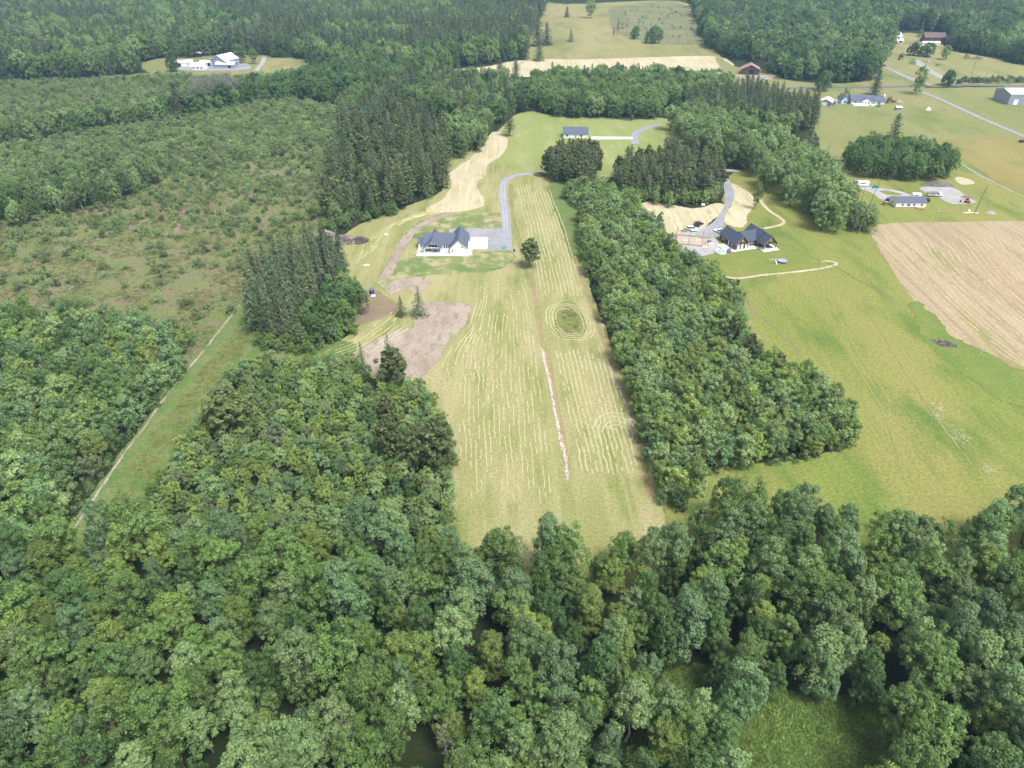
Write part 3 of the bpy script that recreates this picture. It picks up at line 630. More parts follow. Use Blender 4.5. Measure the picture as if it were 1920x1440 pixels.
for w_, pts_ in ((0.9, [(1545, 500), (1553, 545), (1575, 600), (1612, 670), (1660, 740), (1690, 800), (1720, 880)]), (0.9, [(1535, 505), (1543, 550), (1563, 605), (1598, 675), (1640, 745), (1668, 805), (1692, 885)]), (1.2, [(1600, 560), (1650, 620), (1700, 700), (1760, 790), (1830, 880)])):
    strip('wheel_rut', pts_, w_ * .55, GM['rut'], nz(), 0.36, wvar=0.6)

# ------------------------------------------------------------------ rows of cut hay lying on the fields
def windrow(path, mat, z, parent, wid=0.45, hgt=0.12, gap=0.25, seed=0, wander=1.0):
    rr = random.Random(seed); c = densify(smooth_open(path, 5), 0.7, False); V, F = [], []; prev = False
    for i, (x, y) in enumerate(c):
        a, b = c[max(0, i - 1)], c[min(len(c) - 1, i + 1)]; dx, dy = b[0] - a[0], b[1] - a[1]; l = math.hypot(dx, dy) + 1e-9; nx, ny = -dy / l, dx / l
        if mnoise.noise((x * 0.12 + seed, y * 0.12, 0.3)) < gap - 0.5 or rr.random() < 0.02: prev = False; continue
        wob = wander * 0.55 * mnoise.noise((x * 0.05, y * 0.05, 7.7)) + wander * 0.2 * mnoise.noise((x * 0.25, y * 0.25, 1.7)); x += nx * wob; y += ny * wob
        w = wid * (0.55 + 0.7 * rr.random()); h = hgt * (0.6 + 0.8 * rr.random()); o = rr.gauss(0, 0.10); x += nx * o; y += ny * o
        V += [(x - nx * w, y - ny * w, z - 0.004), (x - nx * w * 0.3, y - ny * w * 0.3, z + h), (x + nx * w * 0.35, y + ny * w * 0.35, z + h * 0.9), (x + nx * w, y + ny * w, z - 0.004)]
        k = len(V)
        if prev: F += [(k - 8 + j, k - 4 + j, k - 3 + j, k - 7 + j) for j in range(3)]
        prev = True
    if F: return mesh_obj('windrow', np_mesh('windrow', np.array(V), np.array(F), mat), parent)

def lerp_lines(A, B, n, v0, v1, rows=9, vary=0.0):
    """n lines between two edge curves given as pixel tables (v -> u)"""
    A, B = sorted((v, u) for u, v in A), sorted((v, u) for u, v in B)
    av, au = zip(*A); bv, bu = zip(*B); out = []
    for i in range(n):
        t = (i + 0.5) / n; L = []
        rj = random.Random(i * 7 + n); q0, q1 = v0 + (v1 - v0) * vary * rj.random(), v1 - (v1 - v0) * vary * .5 * rj.random()
        for v in np.linspace(q0, q1, rows): L.append(P(np.interp(v, av, au) * (1 - t) + np.interp(v, bv, bu) * t, v))
        out.append(L)
    return out
sd_ = 1
for L in lerp_lines([(862, 960), (858, 880), (856, 760), (868, 640), (895, 560), (905, 520)], [(1040, 960), (1034, 900), (1018, 750), (1004, 640), (990, 560), (975, 510)], 18, 515, 950, vary=.28):
    windrow(L, GM['hay'], ZF, field, 0.20, gap=0.34, seed=sd_); sd_ += 1
for L in lerp_lines([(1088, 890), (1056, 740), (1040, 660), (1030, 630)], [(1203, 890), (1168, 760), (1138, 660), (1125, 630)], 12, 648, 892, vary=.08):
    windrow(L, GM['hay'], ZF, field, 0.27, gap=0.08, seed=sd_); sd_ += 1
for L in lerp_lines([(1014, 560), (1004, 500), (985, 430), (974, 380), (966, 345)], [(1096, 560), (1079, 490), (1062, 430), (1042, 380), (1030, 345)], 11, 345, 560, vary=.08):
    windrow(L, GM['hay'], ZF, field, 0.25, gap=0.08, seed=sd_); sd_ += 1
for k in range(4):                                # rings round the hollow
    a_, b_ = 5.2 + k * 1.3, 10.2 + k * 1.4; c0 = P(1068, 602)
    sq = lambda q: math.copysign(abs(q) ** 0.75, q)
    L = [(c0[0] + a_ * sq(math.cos(t)) + (-0.10) * b_ * math.sin(t), c0[1] + b_ * sq(math.sin(t))) for t in np.linspace(0, 6.28, 30)]
    windrow(L, GM['hay'], ZF, field, 0.26, gap=0.05, seed=sd_, wander=0.25); sd_ += 1
for k in range(5):                                # turning loops at the foot of the strip
    c0 = P(1158, 812); r = 1.5 + k * 1.5
    L = [(c0[0] + r * math.cos(t), c0[1] + 1.4 * r * math.sin(t)) for t in np.linspace(-0.6, 3.4, 14)]
    windrow(L, GM['hay'], ZF, field, 0.26, gap=0.2, seed=sd_); sd_ += 1
for k in range(9):                                # west side below the trees and round the yard
    windrow([P(835 - k * 4, 395 - k * .5), P(768 - k * 4, 412 + k), P(722 - k * 4, 440 + k), P(700 - k * 4, 470 + k * 3)], GM['hay'], ZF, field, 0.22, gap=0.35, seed=sd_); sd_ += 1
for k in range(7):
    windrow([P(735 + k * 5, 585 + k * 5), P(700 + k * 4, 610 + k * 5), P(660 + k * 3, 638 + k * 5), P(610, 660 + k * 5)], GM['hay'], ZF, field, 0.22, gap=0.3, seed=sd_); sd_ += 1
for k in range(6):
    windrow([P(830 + k * 14, 715), P(826 + k * 13, 690), P(845 + k * 9, 655), P(878 + k * 6, 615)], GM['hay'], ZF, field, 0.2, gap=0.35, seed=sd_); sd_ += 1
for k in range(30):                               # stubble rows
    u0 = 1640 + k * 11
    windrow([P(u0 + 18, 440 + (k % 3) * 4), P(u0 + 60, 500), P(u0 + 130, 575), P(u0 + 235, 660), P(u0 + 290, 692)][:5 if k < 20 else 5], GM['hay2'], ZS, stub, 0.4, 0.10, gap=0.3, seed=sd_); sd_ += 1

def rocks(name, pts, n, smin, smax, spread, label):
    c = densify(smooth_open(G(pts)), 0.3, False); rr = np.random.default_rng(5); V, F = [], []
    base = unit(np.array([(1, 0, 0), (-1, 0, 0), (0, 1, 0), (0, -1, 0), (0, 0, 1), (0, 0, -1)], float)); tri = [(0, 2, 4), (2, 1, 4), (1, 3, 4), (3, 0, 4), (2, 0, 5), (1, 2, 5), (3, 1, 5), (0, 3, 5)]
    for i in range(n):
        x, y = c[rr.integers(len(c))]; s = rr.uniform(smin, smax); k = len(V) * 1
        v = base * s * rr.uniform(0.6, 1.3, (6, 3)) * np.array([1, 1, 0.6]); a = rr.random() * 6.28
        v = np.stack([v[:, 0] * math.cos(a) - v[:, 1] * math.sin(a), v[:, 0] * math.sin(a) + v[:, 1] * math.cos(a), v[:, 2]], 1) + np.array([x + rr.normal() * spread, y + rr.normal() * spread, s * 0.25 + 0.05])
        F += [tuple(len(V) + j for j in t) for t in tri]; V += list(v)
    o = mesh_obj(name, np_mesh(name, np.array(V), np.array(F), GM['rock'])); tag(o, label, 'rocks', kind='stuff')
rocks('ditch_stones', [(1016, 655), (1024, 690), (1033, 730), (1042, 780), (1050, 820), (1060, 860), (1064, 898)], 900, 0.12, 0.30, 0.28, 'pale stones lining the ditch down the middle of the mown strip')
rocks('ditch_stones', [(1143, 690), (1152, 715), (1166, 740), (1180, 780), (1190, 815)], 260, 0.12, 0.26, 0.3, 'scattered pale stones along the ditch beside the tree belt')

# ------------------------------------------------------------------ planting
def pip(u, v, poly):
    u, v = np.asarray(u), np.asarray(v); ins = np.zeros(u.shape, bool); n = len(poly)
    for i in range(n):
        (x1, y1), (x2, y2) = poly[i], poly[(i + 1) % n]
        if y1 == y2: continue
        cnd = ((y1 > v) != (y2 > v)) & (u < (x2 - x1) * (v - y1) / (y2 - y1) + x1); ins ^= cnd
    return ins

def points(poly, sp, excl=(), jit=0.42, rng=RNG):
    g_ = np.array(G(poly)); x0, y0 = g_.min(0); x1, y1 = g_.max(0)
    nx, ny = int((x1 - x0) / sp) + 2, int((y1 - y0) / (sp * 0.866)) + 2
    X, Y = np.meshgrid(np.arange(nx), np.arange(ny)); X = (X + 0.5 * (Y % 2)) * sp + x0; Y = Y * sp * 0.866 + y0
    X = (X + rng.uniform(-jit, jit, X.shape) * sp).ravel(); Y = (Y + rng.uniform(-jit, jit, Y.shape) * sp).ravel()
    u, v = proj(X, Y); k = pip(u, v, poly)
    for e in excl: k &= ~pip(u, v, e)
    return np.stack([X[k], Y[k], u[k], v[k]], 1)

FAM = {'b': ('broadleaf_tree', 'tree'), 'y': ('young_tree', 'young tree'), 'c': ('conifer_tree', 'conifer'), 's': ('shrub', 'shrub')}
TONE = {'mid': 'mid green', 'pale': 'pale silvery green', 'yellow': 'yellow green', 'deep': 'deep green', 'blue': 'bluish green', 'grey': 'greyish green'}
DESC = {'fir': 'dark fir', 'bluefir': 'blue green fir', 'thinfir': 'thin grey fir', 'rustfir': 'rust brown dying fir', 'youngfir': 'small young fir', 'pine': 'olive brown shore pine',
        'darkpine': 'dark pine', 'oak': 'dark rounded oak', 'shrub_bright': 'bright green bush', 'shrub_dark': 'dark green bush', 'shrub_grey': 'grey green bush',
        'tall_mid': 'tall mid green leafy tree', 'tall_pale': 'tall pale green cottonwood'}
PL = []          # (fam, kind, variant, x, y, scale xy, scale z, rot, zone)
def zone(fam, poly, sp, mix, where, excl=(), jit=0.42, dens=None):
    pts = points(poly, sp, excl, jit); keys = [m[0] for m in mix]; w = np.array([m[1] for m in mix], float); w /= w.sum()
    for x, y, u, v in pts:
        if dens is not None and RNG.random() > dens(x, y, u, v): continue
        i = RNG.choice(len(keys), p=w); k, _, s0, s1 = mix[i]; s = RNG.uniform(s0, s1)
        f = 'c' if (fam != 's' and k in ('fir', 'bluefir', 'thinfir', 'rustfir', 'youngfir', 'pine', 'darkpine')) else fam
        PL.append((f, k, RNG.integers(len(KINDS[k])), x, y, s * RNG.uniform(0.9, 1.12), s, RNG.random() * 6.28, where, u, v))

def patch(x, y, s=0.02, o=0.0): return mnoise.noise((x * s + o, y * s, 2.2))

# 1 the dense wood along the bottom
FRONT = [(-260, 1090), (-60, 1065), (60, 1062), (140, 1050), (215, 1035), (330, 1035), (470, 1030), (640, 1035), (760, 1040), (850, 1055), (960, 1068), (1080, 1062), (1200, 1048), (1270, 1000), (1330, 968), (1400, 985), (1480, 990), (1540, 1000), (1640, 1030), (1760, 1035), (1850, 1015), (1960, 1010), (2200, 990), (2350, 1560), (2400, 1620), (-500, 1620)]
GAPS = [[(1350, 1520), (1430, 1345), (1550, 1325), (1635, 1350), (1640, 1480), (1560, 1560), (1400, 1600)], [(1255, 1330), (1275, 1280), (1320, 1280), (1370, 1330), (1340, 1380), (1280, 1385)],
        [(215, 1500), (225, 1430), (270, 1430), (275, 1500)], [(800, 1500), (815, 1440), (850, 1440), (850, 1500)]]
def fr_mix(): return [('big_mid', 4, 0.68, 1.15), ('big_pale', 2.6, 0.7, 1.15), ('big_blue', 2.4, 0.7, 1.15), ('big_deep', 3.0, 0.62, 1.08), ('big_yellow', 2.2, 0.65, 1.1)]
zone('b', FRONT, 6.5, fr_mix(), 'front', GAPS)
# 2 thicket between the track and the mown strip
THICK = [(232, 1015), (300, 915), (365, 815), (410, 745), (445, 700), (500, 680), (560, 695), (640, 670), (680, 690), (700, 715), (770, 725), (805, 745), (838, 800), (850, 880), (850, 1040), (640, 1040), (330, 1035)]
zone('y', THICK, 3.4, [('small_mid', 3, .5, .95), ('small_yellow', 2.6, .5, .9), ('small_pale', 2.6, .5, 1.0), ('small_blue', 1.6, .5, 1.0), ('small_deep', 1.0, .5, .9), ('small_grey', .5, .6, 1.0)], 'thicket')
# 3 wood west of the grassy track
WEST = [(-300, 1090), (-60, 1065), (60, 1050), (100, 1020), (150, 930), (215, 855), (290, 750), (345, 690), (372, 645), (340, 625), (250, 618), (120, 612), (40, 600), (-60, 640), (-300, 690)]
zone('y', WEST, 5.0, [('small_deep', 2.6, .9, 1.75), ('small_mid', 3, .9, 1.8), ('small_blue', 2.4, .9, 1.8), ('small_pale', 1.6, .9, 1.8), ('small_yellow', 1.2, .8, 1.5), ('small_grey', .5, .9, 1.3)], 'west')
# 4 belt between the mown strip and the meadow
BELT = [(1085, 420), (1100, 400), (1150, 395), (1195, 412), (1235, 440), (1258, 475), (1300, 510), (1350, 535), (1378, 575), (1395, 640), (1440, 695), (1520, 730), (1590, 790), (1598, 832), (1500, 862), (1400, 880), (1315, 905), (1290, 945), (1232, 985), (1222, 880), (1195, 790), (1160, 690), (1130, 600), (1108, 520), (1090, 460)]
zone('y', BELT, 4.5, [('small_mid', 3, .95, 1.75), ('small_pale', 3, .95, 1.8), ('small_yellow', 2.6, .9, 1.6), ('small_blue', 1.8, .9, 1.7), ('small_deep', 1.0, .8, 1.4)], 'belt')
# 5 fir block behind the house
FIRS = [(606, 430), (650, 425), (700, 412), (752, 396), (800, 378), (842, 352), (850, 320), (845, 290), (800, 240), (740, 205), (680, 215), (640, 260), (618, 330)]
zone('c', FIRS, 7.4, [('fir', 4, .6, 1.12), ('darkpine', 5, .8, 1.35), ('bluefir', 1.2, .6, 1.1), ('pine', 1.6, 1.2, 1.8), ('tall_mid', 1.2, .5, .8), ('tall_pale', .8, .5, .75), ('thinfir', .8, .8, 1.05)], 'firblock')
zone('b', [(850, 315), (862, 300), (900, 290), (920, 262), (915, 240), (860, 235), (840, 270)], 6.5, [('tall_mid', 2, .7, .95), ('tall_pale', 3, .7, .95), ('big_pale', 2, .8, 1.1)], 'clump')
zone('y', [(608, 440), (700, 415), (752, 400), (752, 396), (700, 405), (608, 428)], 4.0, [('small_mid', 3, .6, 1.0), ('small_deep', 3, .6, 1.0)], 'firedge')
# 6 fir cluster by the track
zone('c', [(478, 628), (520, 640), (560, 610), (590, 560), (640, 520), (650, 500), (600, 488), (540, 505), (490, 545), (470, 590)], 4.6, [('thinfir', 4, .72, .95), ('fir', 3, .7, .9), ('bluefir', 2.5, .7, .9)], 'firclump')
zone('b', [(560, 660), (610, 655), (668, 615), (684, 575), (672, 545), (620, 560), (575, 620)], 5.2, [('big_deep', 3, .6, .9), ('big_mid', 3, .6, .85), ('big_yellow', .6, .55, .8), ('big_blue', 2, .6, .9), ('big_pale', 1, .6, .9)], 'firclump2')
zone('y', [(478, 650), (520, 668), (600, 664), (668, 625), (640, 610), (560, 648), (490, 632)], 3.6, [('small_mid', 3, .5, .8), ('small_yellow', 1, .5, .8), ('small_deep', 2, .5, .8)], 'firclump3')
# 7 pines by the drive
zone('c', [(1024, 335), (1050, 345), (1100, 355), (1122, 340), (1120, 305), (1075, 300), (1030, 312)], 4.8, [('darkpine', 3, .8, 1.05), ('pine', 4, 1.1, 1.5)], 'pinesA')
zone('y', [(1055, 372), (1085, 395), (1150, 392), (1195, 402), (1195, 380), (1120, 355), (1070, 352)], 4.5, [('small_pale', 2, .9, 1.3), ('small_mid', 2, .9, 1.3), ('small_deep', 1, .9, 1.2)], 'pinesA')
zone('c', [(1142, 360), (1170, 375), (1250, 382), (1340, 376), (1352, 350), (1340, 318), (1260, 310), (1170, 325)], 5.2, [('darkpine', 4, .8, 1.1), ('pine', 3, 1.1, 1.5), ('fir', 1, .5, .7)], 'pinesB')
zone('y', [(1160, 380), (1250, 388), (1342, 382), (1352, 365), (1330, 360), (1250, 372), (1170, 368)], 4.5, [('small_mid', 2, .8, 1.2), ('small_pale', 2, .8, 1.2), ('small_yellow', 1, .8, 1.1)], 'pinesB')
# 8 cottonwoods above the brown house
zone('b', [(1248, 240), (1275, 275), (1330, 312), (1372, 318), (1400, 322), (1425, 355), (1470, 385), (1510, 405), (1560, 395), (1555, 350), (1500, 310), (1440, 275), (1370, 250), (1290, 228)], 8.0, [('tall_pale', 5, .75, 1.05), ('tall_mid', 3, .75, 1.0)], 'cottonwoods')
zone('b', [(1512, 400), (1535, 432), (1560, 440), (1580, 428), (1590, 395), (1550, 380)], 5.6, [('tall_pale', 3, .85, 1.1), ('tall_mid', 2, .85, 1.05)], 'cottonwoods2')
zone('b', [(1590, 425), (1605, 438), (1635, 436), (1628, 418), (1600, 412)], 4.2, [('tall_mid', 3, .55, .75), ('tall_pale', 2, .55, .7)], 'cottonwoods2')
# 9 band of trees behind the back pasture
zone('b', [(985, 200), (1005, 208), (1050, 224), (1110, 224), (1230, 224), (1245, 205), (1330, 195), (1370, 172), (1340, 160), (1200, 155), (1000, 160)], 7.5, [('tall_mid', 4, .7, 1.0), ('tall_pale', 2, .7, .95), ('oak', 1, .9, 1.1), ('fir', .25, .7, .9)], 'backband')
zone('c', [(1270, 215), (1330, 225), (1400, 240), (1480, 252), (1530, 240), (1530, 215), (1480, 205), (1400, 180), (1340, 190)], 6.5, [('darkpine', 4, .9, 1.2), ('fir', 3, .65, .9), ('bluefir', 1, .7, .9)], 'backpines')
zone('b', [(1268, 220), (1330, 232), (1400, 248), (1480, 258), (1530, 245), (1480, 235), (1400, 225), (1330, 215)], 8.5, [('tall_mid', 3, .6, .85), ('tall_pale', 2, .6, .85)], 'backpines')
zone('b', [(640, 240), (700, 200), (760, 200), (820, 215), (880, 232), (925, 235), (980, 210), (985, 180), (940, 160), (820, 155), (700, 175), (640, 200)], 8.0, [('tall_mid', 4, .65, .95), ('tall_pale', 2, .65, .9), ('fir', 2.2, .7, 1.0), ('bluefir', 1.2, .7, 1.0), ('oak', 1, .9, 1.1)], 'midband')
# 10 grove in the open meadow
zone('b', [(1580, 305), (1592, 325), (1640, 338), (1720, 342), (1788, 340), (1785, 322), (1740, 305), (1680, 290), (1610, 292)], 5.6, [('big_deep', 2.5, .75, 1.0), ('tall_mid', 2, .6, .85), ('big_mid', 3, .7, .95), ('darkpine', .5, .7, .8)], 'grove')
# 11 far forest
FARM = [(250, 160), (262, 122), (300, 108), (350, 108), (440, 106), (500, 106), (575, 112), (600, 135), (560, 165), (460, 190), (350, 170)]
FARM_EX = [FARM]
zone('b', [(-260, 150), (0, 156), (270, 140), (275, 120), (340, 110), (440, 104), (560, 112), (600, 140), (700, 160), (820, 130), (900, 122), (985, 112), (985, 75), (1010, 25), (1040, -8), (1040, -45), (-300, -45)], 11.0,
     [('tall_mid', 4, .85, 1.5), ('tall_pale', 2.6, .85, 1.45), ('oak', 2, 1.0, 1.6), ('fir', .8, .9, 1.3)], 'farwest', FARM_EX, dens=lambda x, y, u, v: 1 if patch(x, y, .009) > -0.22 else 0.15)
zone('c', [(-260, 150), (0, 156), (270, 140), (275, 120), (340, 110), (440, 104), (560, 112), (600, 140), (700, 160), (820, 130), (900, 122), (985, 112), (985, 75), (1010, 25), (1040, -8), (1040, -45), (-300, -45)], 9.5,
     [('fir', 4, 1.0, 1.5), ('bluefir', 3, 1.0, 1.5)], 'farwest', FARM_EX, dens=lambda x, y, u, v: 1 if patch(x, y, .009) < -0.18 else 0.10)
zone('c', [(790, 128), (900, 118), (980, 108), (990, 78), (1020, 22), (1010, 0), (900, 20), (800, 70)], 8.5, [('fir', 4, .95, 1.4), ('bluefir', 2, .95, 1.4)], 'farwest')
zone('c', [(-260, 158), (-50, 156), (130, 148), (270, 138), (262, 118), (200, 110), (100, 112), (-260, 118)], 6.5, [('bluefir', 4, .5, .75), ('fir', 1, .5, .75)], 'farwest')
zone('b', [(1040, -5), (1300, -5), (1310, -45), (1040, -45)], 9.0, [('fir', 3, .9, 1.2), ('tall_mid', 2, .8, 1.1)], 'fareast')
EAST_EX = [[(1670, 95), (1660, 62), (1690, 56), (1775, 60), (1790, 88), (1780, 110)]]
zone('b', [(1300, -45), (1300, 30), (1320, 78), (1345, 98), (1390, 112), (1430, 128), (1480, 150), (1560, 156), (1640, 148), (1655, 122), (1670, 90), (1665, 70), (1790, 92), (1850, 105), (1930, 122), (2250, 150), (2250, 60), (1900, 10), (1850, -10), (1700, -45)], 11.0,
     [('tall_mid', 4, .85, 1.45), ('oak', 4, 1.0, 1.7), ('tall_pale', 2, .8, 1.35), ('fir', 1, .9, 1.3)], 'fareast', EAST_EX, dens=lambda x, y, u, v: 1 if patch(x, y, .009, 5) > -0.3 else 0.15)
zone('c', [(1300, -45), (1310, 30), (1340, 70), (1500, 60), (1660, 60), (1790, 80), (1930, 110), (2250, 140), (2250, 50), (1900, 8), (1850, -15), (1700, -45)], 9.5,
     [('fir', 4, 1.0, 1.45), ('bluefir', 2, 1.0, 1.4)], 'fareast', EAST_EX, dens=lambda x, y, u, v: 1 if patch(x, y, .009, 5) < -0.22 or v < 22 else 0.08)
# 12 hedgerow through the scrub
zone('b', [(-260, 320), (0, 278), (120, 256), (250, 238), (330, 222), (340, 212), (250, 222), (120, 240), (0, 258), (-260, 300)], 7.5, [('tall_mid', 3, .6, .9), ('tall_pale', 3.5, .6, .9), ('oak', 1, .8, 1.1), ('fir', .5, .6, .9)], 'hedgerow')
zone('b', [(310, 226), (400, 212), (470, 196), (560, 188), (640, 198), (640, 172), (560, 170), (440, 185), (330, 208)], 7.5, [('oak', 4, .9, 1.25), ('tall_mid', 2, .6, .8), ('bluefir', .5, .7, .9)], 'hedgerow')
zone('b', [(545, 180), (640, 190), (720, 180), (820, 150), (800, 132), (700, 150), (600, 148)], 8.0, [('oak', 3, 1.0, 1.4), ('tall_mid', 3, .7, 1.0), ('fir', 2, .7, 1.0)], 'midband')
zone('b', [(40, 400), (80, 410), (200, 390), (300, 345), (300, 320), (200, 330), (80, 360)], 6.5, [('tall_pale', 3, .5, .75), ('big_pale', 2, .7, .95), ('big_blue', 1, .7, .9)], 'clearwood')
zone('b', [(-200, 450), (0, 440), (80, 410), (60, 370), (0, 370), (-200, 400)], 6.0, [('big_mid', 3, .6, .8), ('big_deep', 2, .6, .8), ('tall_pale', 1, .5, .7)], 'clearwood')
# 13 scrub in the clearcut
def cd_(x, y, u, v):
    t = (v - 240) / 300.0
    edge = 0.35 * patch(x, y, .03, 3)
    return max(0.14, min(1.0, 1.0 - 0.95 * t + edge))
zone('s', CLEAR, 3.9, [('shrub_bright', 5, .5, 2.0), ('shrub_dark', 1.5, .5, 1.6), ('shrub_grey', 1.0, .6, 1.6)], 'clearcut', dens=cd_)
zone('s', [(-260, 420), (60, 420), (330, 330), (520, 300), (640, 260), (655, 215), (560, 188), (330, 226), (0, 280), (-260, 330)], 6.5, [('shrub_bright', 5, 1.4, 2.9), ('shrub_grey', 1.5, 1.4, 2.6), ('shrub_dark', 1.2, 1.3, 2.6)], 'clearcut', dens=lambda x, y, u, v: 0.8)
zone('s', [(1155, 28), (1165, 16), (1262, 8), (1294, 42), (1305, 75), (1240, 78), (1170, 60)], 9.0, [('shrub_dark', 1, .6, 1.3), ('shrub_bright', 2, .6, 1.4), ('shrub_grey', 3, .6, 1.4)], 'slope', dens=lambda x, y, u, v: .22)
zone('s', [(280, 152), (300, 138), (380, 146), (440, 147), (500, 142), (548, 132), (600, 150), (560, 160), (440, 160), (300, 160)], 6.0, [('shrub_bright', 4, 1.0, 2.4), ('shrub_dark', 2, 1.0, 2.2)], 'scrub')
zone('s', [(-260, 330), (0, 275), (330, 225), (560, 190), (600, 160), (500, 150), (440, 146), (270, 146), (0, 155), (-260, 170)], 4.6, [('shrub_bright', 4, .9, 2.0), ('shrub_dark', 2, .9, 1.8), ('shrub_grey', 1.4, .9, 1.8)], 'scrub', [])
zone('s', [(350, 810), (395, 735), (440, 690), (500, 668), (560, 690), (450, 705), (405, 760), (330, 900), (240, 1010), (300, 905)], 2.4, [('shrub_bright', 3, .4, .9), ('shrub_grey', 1, .4, .8)], 'trackside')
zone('s', [(130, 985), (215, 868), (300, 755), (352, 692), (340, 690), (285, 750), (200, 860), (110, 985)], 2.2, [('shrub_bright', 3, .5, .9), ('shrub_dark', 2, .5, .9)], 'trackside')
zone('s', [(1235, 905), (1330, 892), (1500, 868), (1604, 838), (1600, 826), (1500, 856), (1300, 888)], 2.2, [('shrub_bright', 3, .4, .8), ('shrub_dark', 2, .4, .8)], 'beltside')
zone('s', [(1085, 470), (1110, 540), (1140, 620), (1165, 690), (1175, 690), (1150, 610), (1120, 530), (1095, 460)], 2.4, [('shrub_grey', 2, .4, .8), ('shrub_dark', 2, .4, .9), ('shrub_bright', 1, .4, .7)], 'beltside')
zone('s', [(1790, 160), (1815, 156), (1930, 158), (1930, 150), (1815, 150), (1770, 158)], 5.0, [('shrub_dark', 3, 1.3, 2.4), ('shrub_bright', 1, 1.0, 1.6)], 'roadside')

# ---- which plants stand as things of their own (the 300 of each kind that show largest), the rest as one mass per kind
def screen(p):
    x, y, sz = p[3], p[4], p[6]; k = KINDS[p[1]][p[2]]; u, v = proj(x, y, k.h * sz * 0.7); d = math.sqrt(x * x + y * y + CAM_H ** 2)
    vis = -30 < u < 1950 and -10 < v < 1452
    return (k.h * sz * k.w) ** 0.5 / d if vis else 0.0

WH = {'front': 'front wood', 'thicket': 'thicket by the strip', 'west': 'west wood by the track', 'belt': 'tree belt', 'firblock': 'fir block behind the farmhouse', 'clump': 'leafy end of the fir block',
      'firedge': 'foot of the fir block', 'firclump': 'fir clump by the track', 'firclump2': 'field side of the fir clump', 'firclump3': 'foot of the fir clump', 'pinesA': 'pines at the drive end', 'pinesB': 'pines above the brown house',
      'cottonwoods': 'cottonwoods above the brown house', 'cottonwoods2': 'clump at the dead poles', 'backband': 'tree band behind the back pasture', 'backpines': 'pines near the blue house', 'midband': 'mixed wood above the fir block',
      'grove': 'grove by the ranch house', 'farwest': 'far forest above the grey farm', 'fareast': 'far forest by the county road', 'hedgerow': 'hedgerow through the scrub', 'clearwood': 'pale grove in the clearcut', 'clearcut': 'clearcut', 'slope': 'logged slope',
      'scrub': 'scrubland below the grey farm', 'trackside': 'verge of the grassy track', 'beltside': 'edge of the tree belt', 'roadside': 'county roadside'}
COLS = {'front': ((330, 'under the track'), (620, 'under the olive pine'), (850, 'under the thicket'), (1030, 'under the mown strip'), (1230, 'under the ditch'), (1560, 'under the belt'), (9999, 'under the meadow'))}
ZR = {}
def zone_ranges():
    for w in {p[8] for p in PL}:
        u = sorted(p[9] for p in PL if p[8] == w and -20 < p[9] < 1940); v = sorted(p[10] for p in PL if p[8] == w and -20 < p[10] < 1500)
        q = lambda s, f: s[int(f * (len(s) - 1))] if s else 0
        ZR[w] = [q(u, f) for f in (1/6, 2/6, 3/6, 4/6, 5/6)] + [q(v, f) for f in (1/6, 2/6, 3/6, 4/6, 5/6)]

def plant_label(fam, key, s, where, u, v):
    base = DESC[key] if key in DESC else TONE[key.split('_')[1]] + (' leafy tree' if fam == 'b' else ' sapling')
    size = 'big ' if s > 1.05 else 'small ' if s < 0.8 else ''
    r = ZR[where]; row = ['far row', 'upper part', 'above middle', 'below middle', 'lower part', 'near row'][sum(v > x for x in r[5:])]
    if where in COLS: col = next(t for x, t in COLS[where] if u < x)
    else: col = ['west end', 'west side', 'west of centre', 'east of centre', 'east side', 'east end'][sum(u > x for x in r[:5])]
    return (size + base + ', ' + row + ' of ' + WH[where] + ', ' + col).strip()

def plant(fam, key, var, x, y, sxy, sz, rot, label, group, cat=None, name=None, tilt=(0, 0)):
    k = KINDS[key][var]; nm, ct = FAM[fam]
    r = bpy.data.objects.new(name or nm, None if k.trunk else k.crown); COL.objects.link(r)
    r.location = (x, y, 0); r.rotation_euler = (tilt[0], tilt[1], rot); r.scale = (sxy, sxy, sz)
    tag(r, label, cat or ct, group)
    if k.trunk:
        r.empty_display_size = 0.5
        mesh_obj('trunk', k.trunk, r); mesh_obj('crown', k.crown, r)
    return r

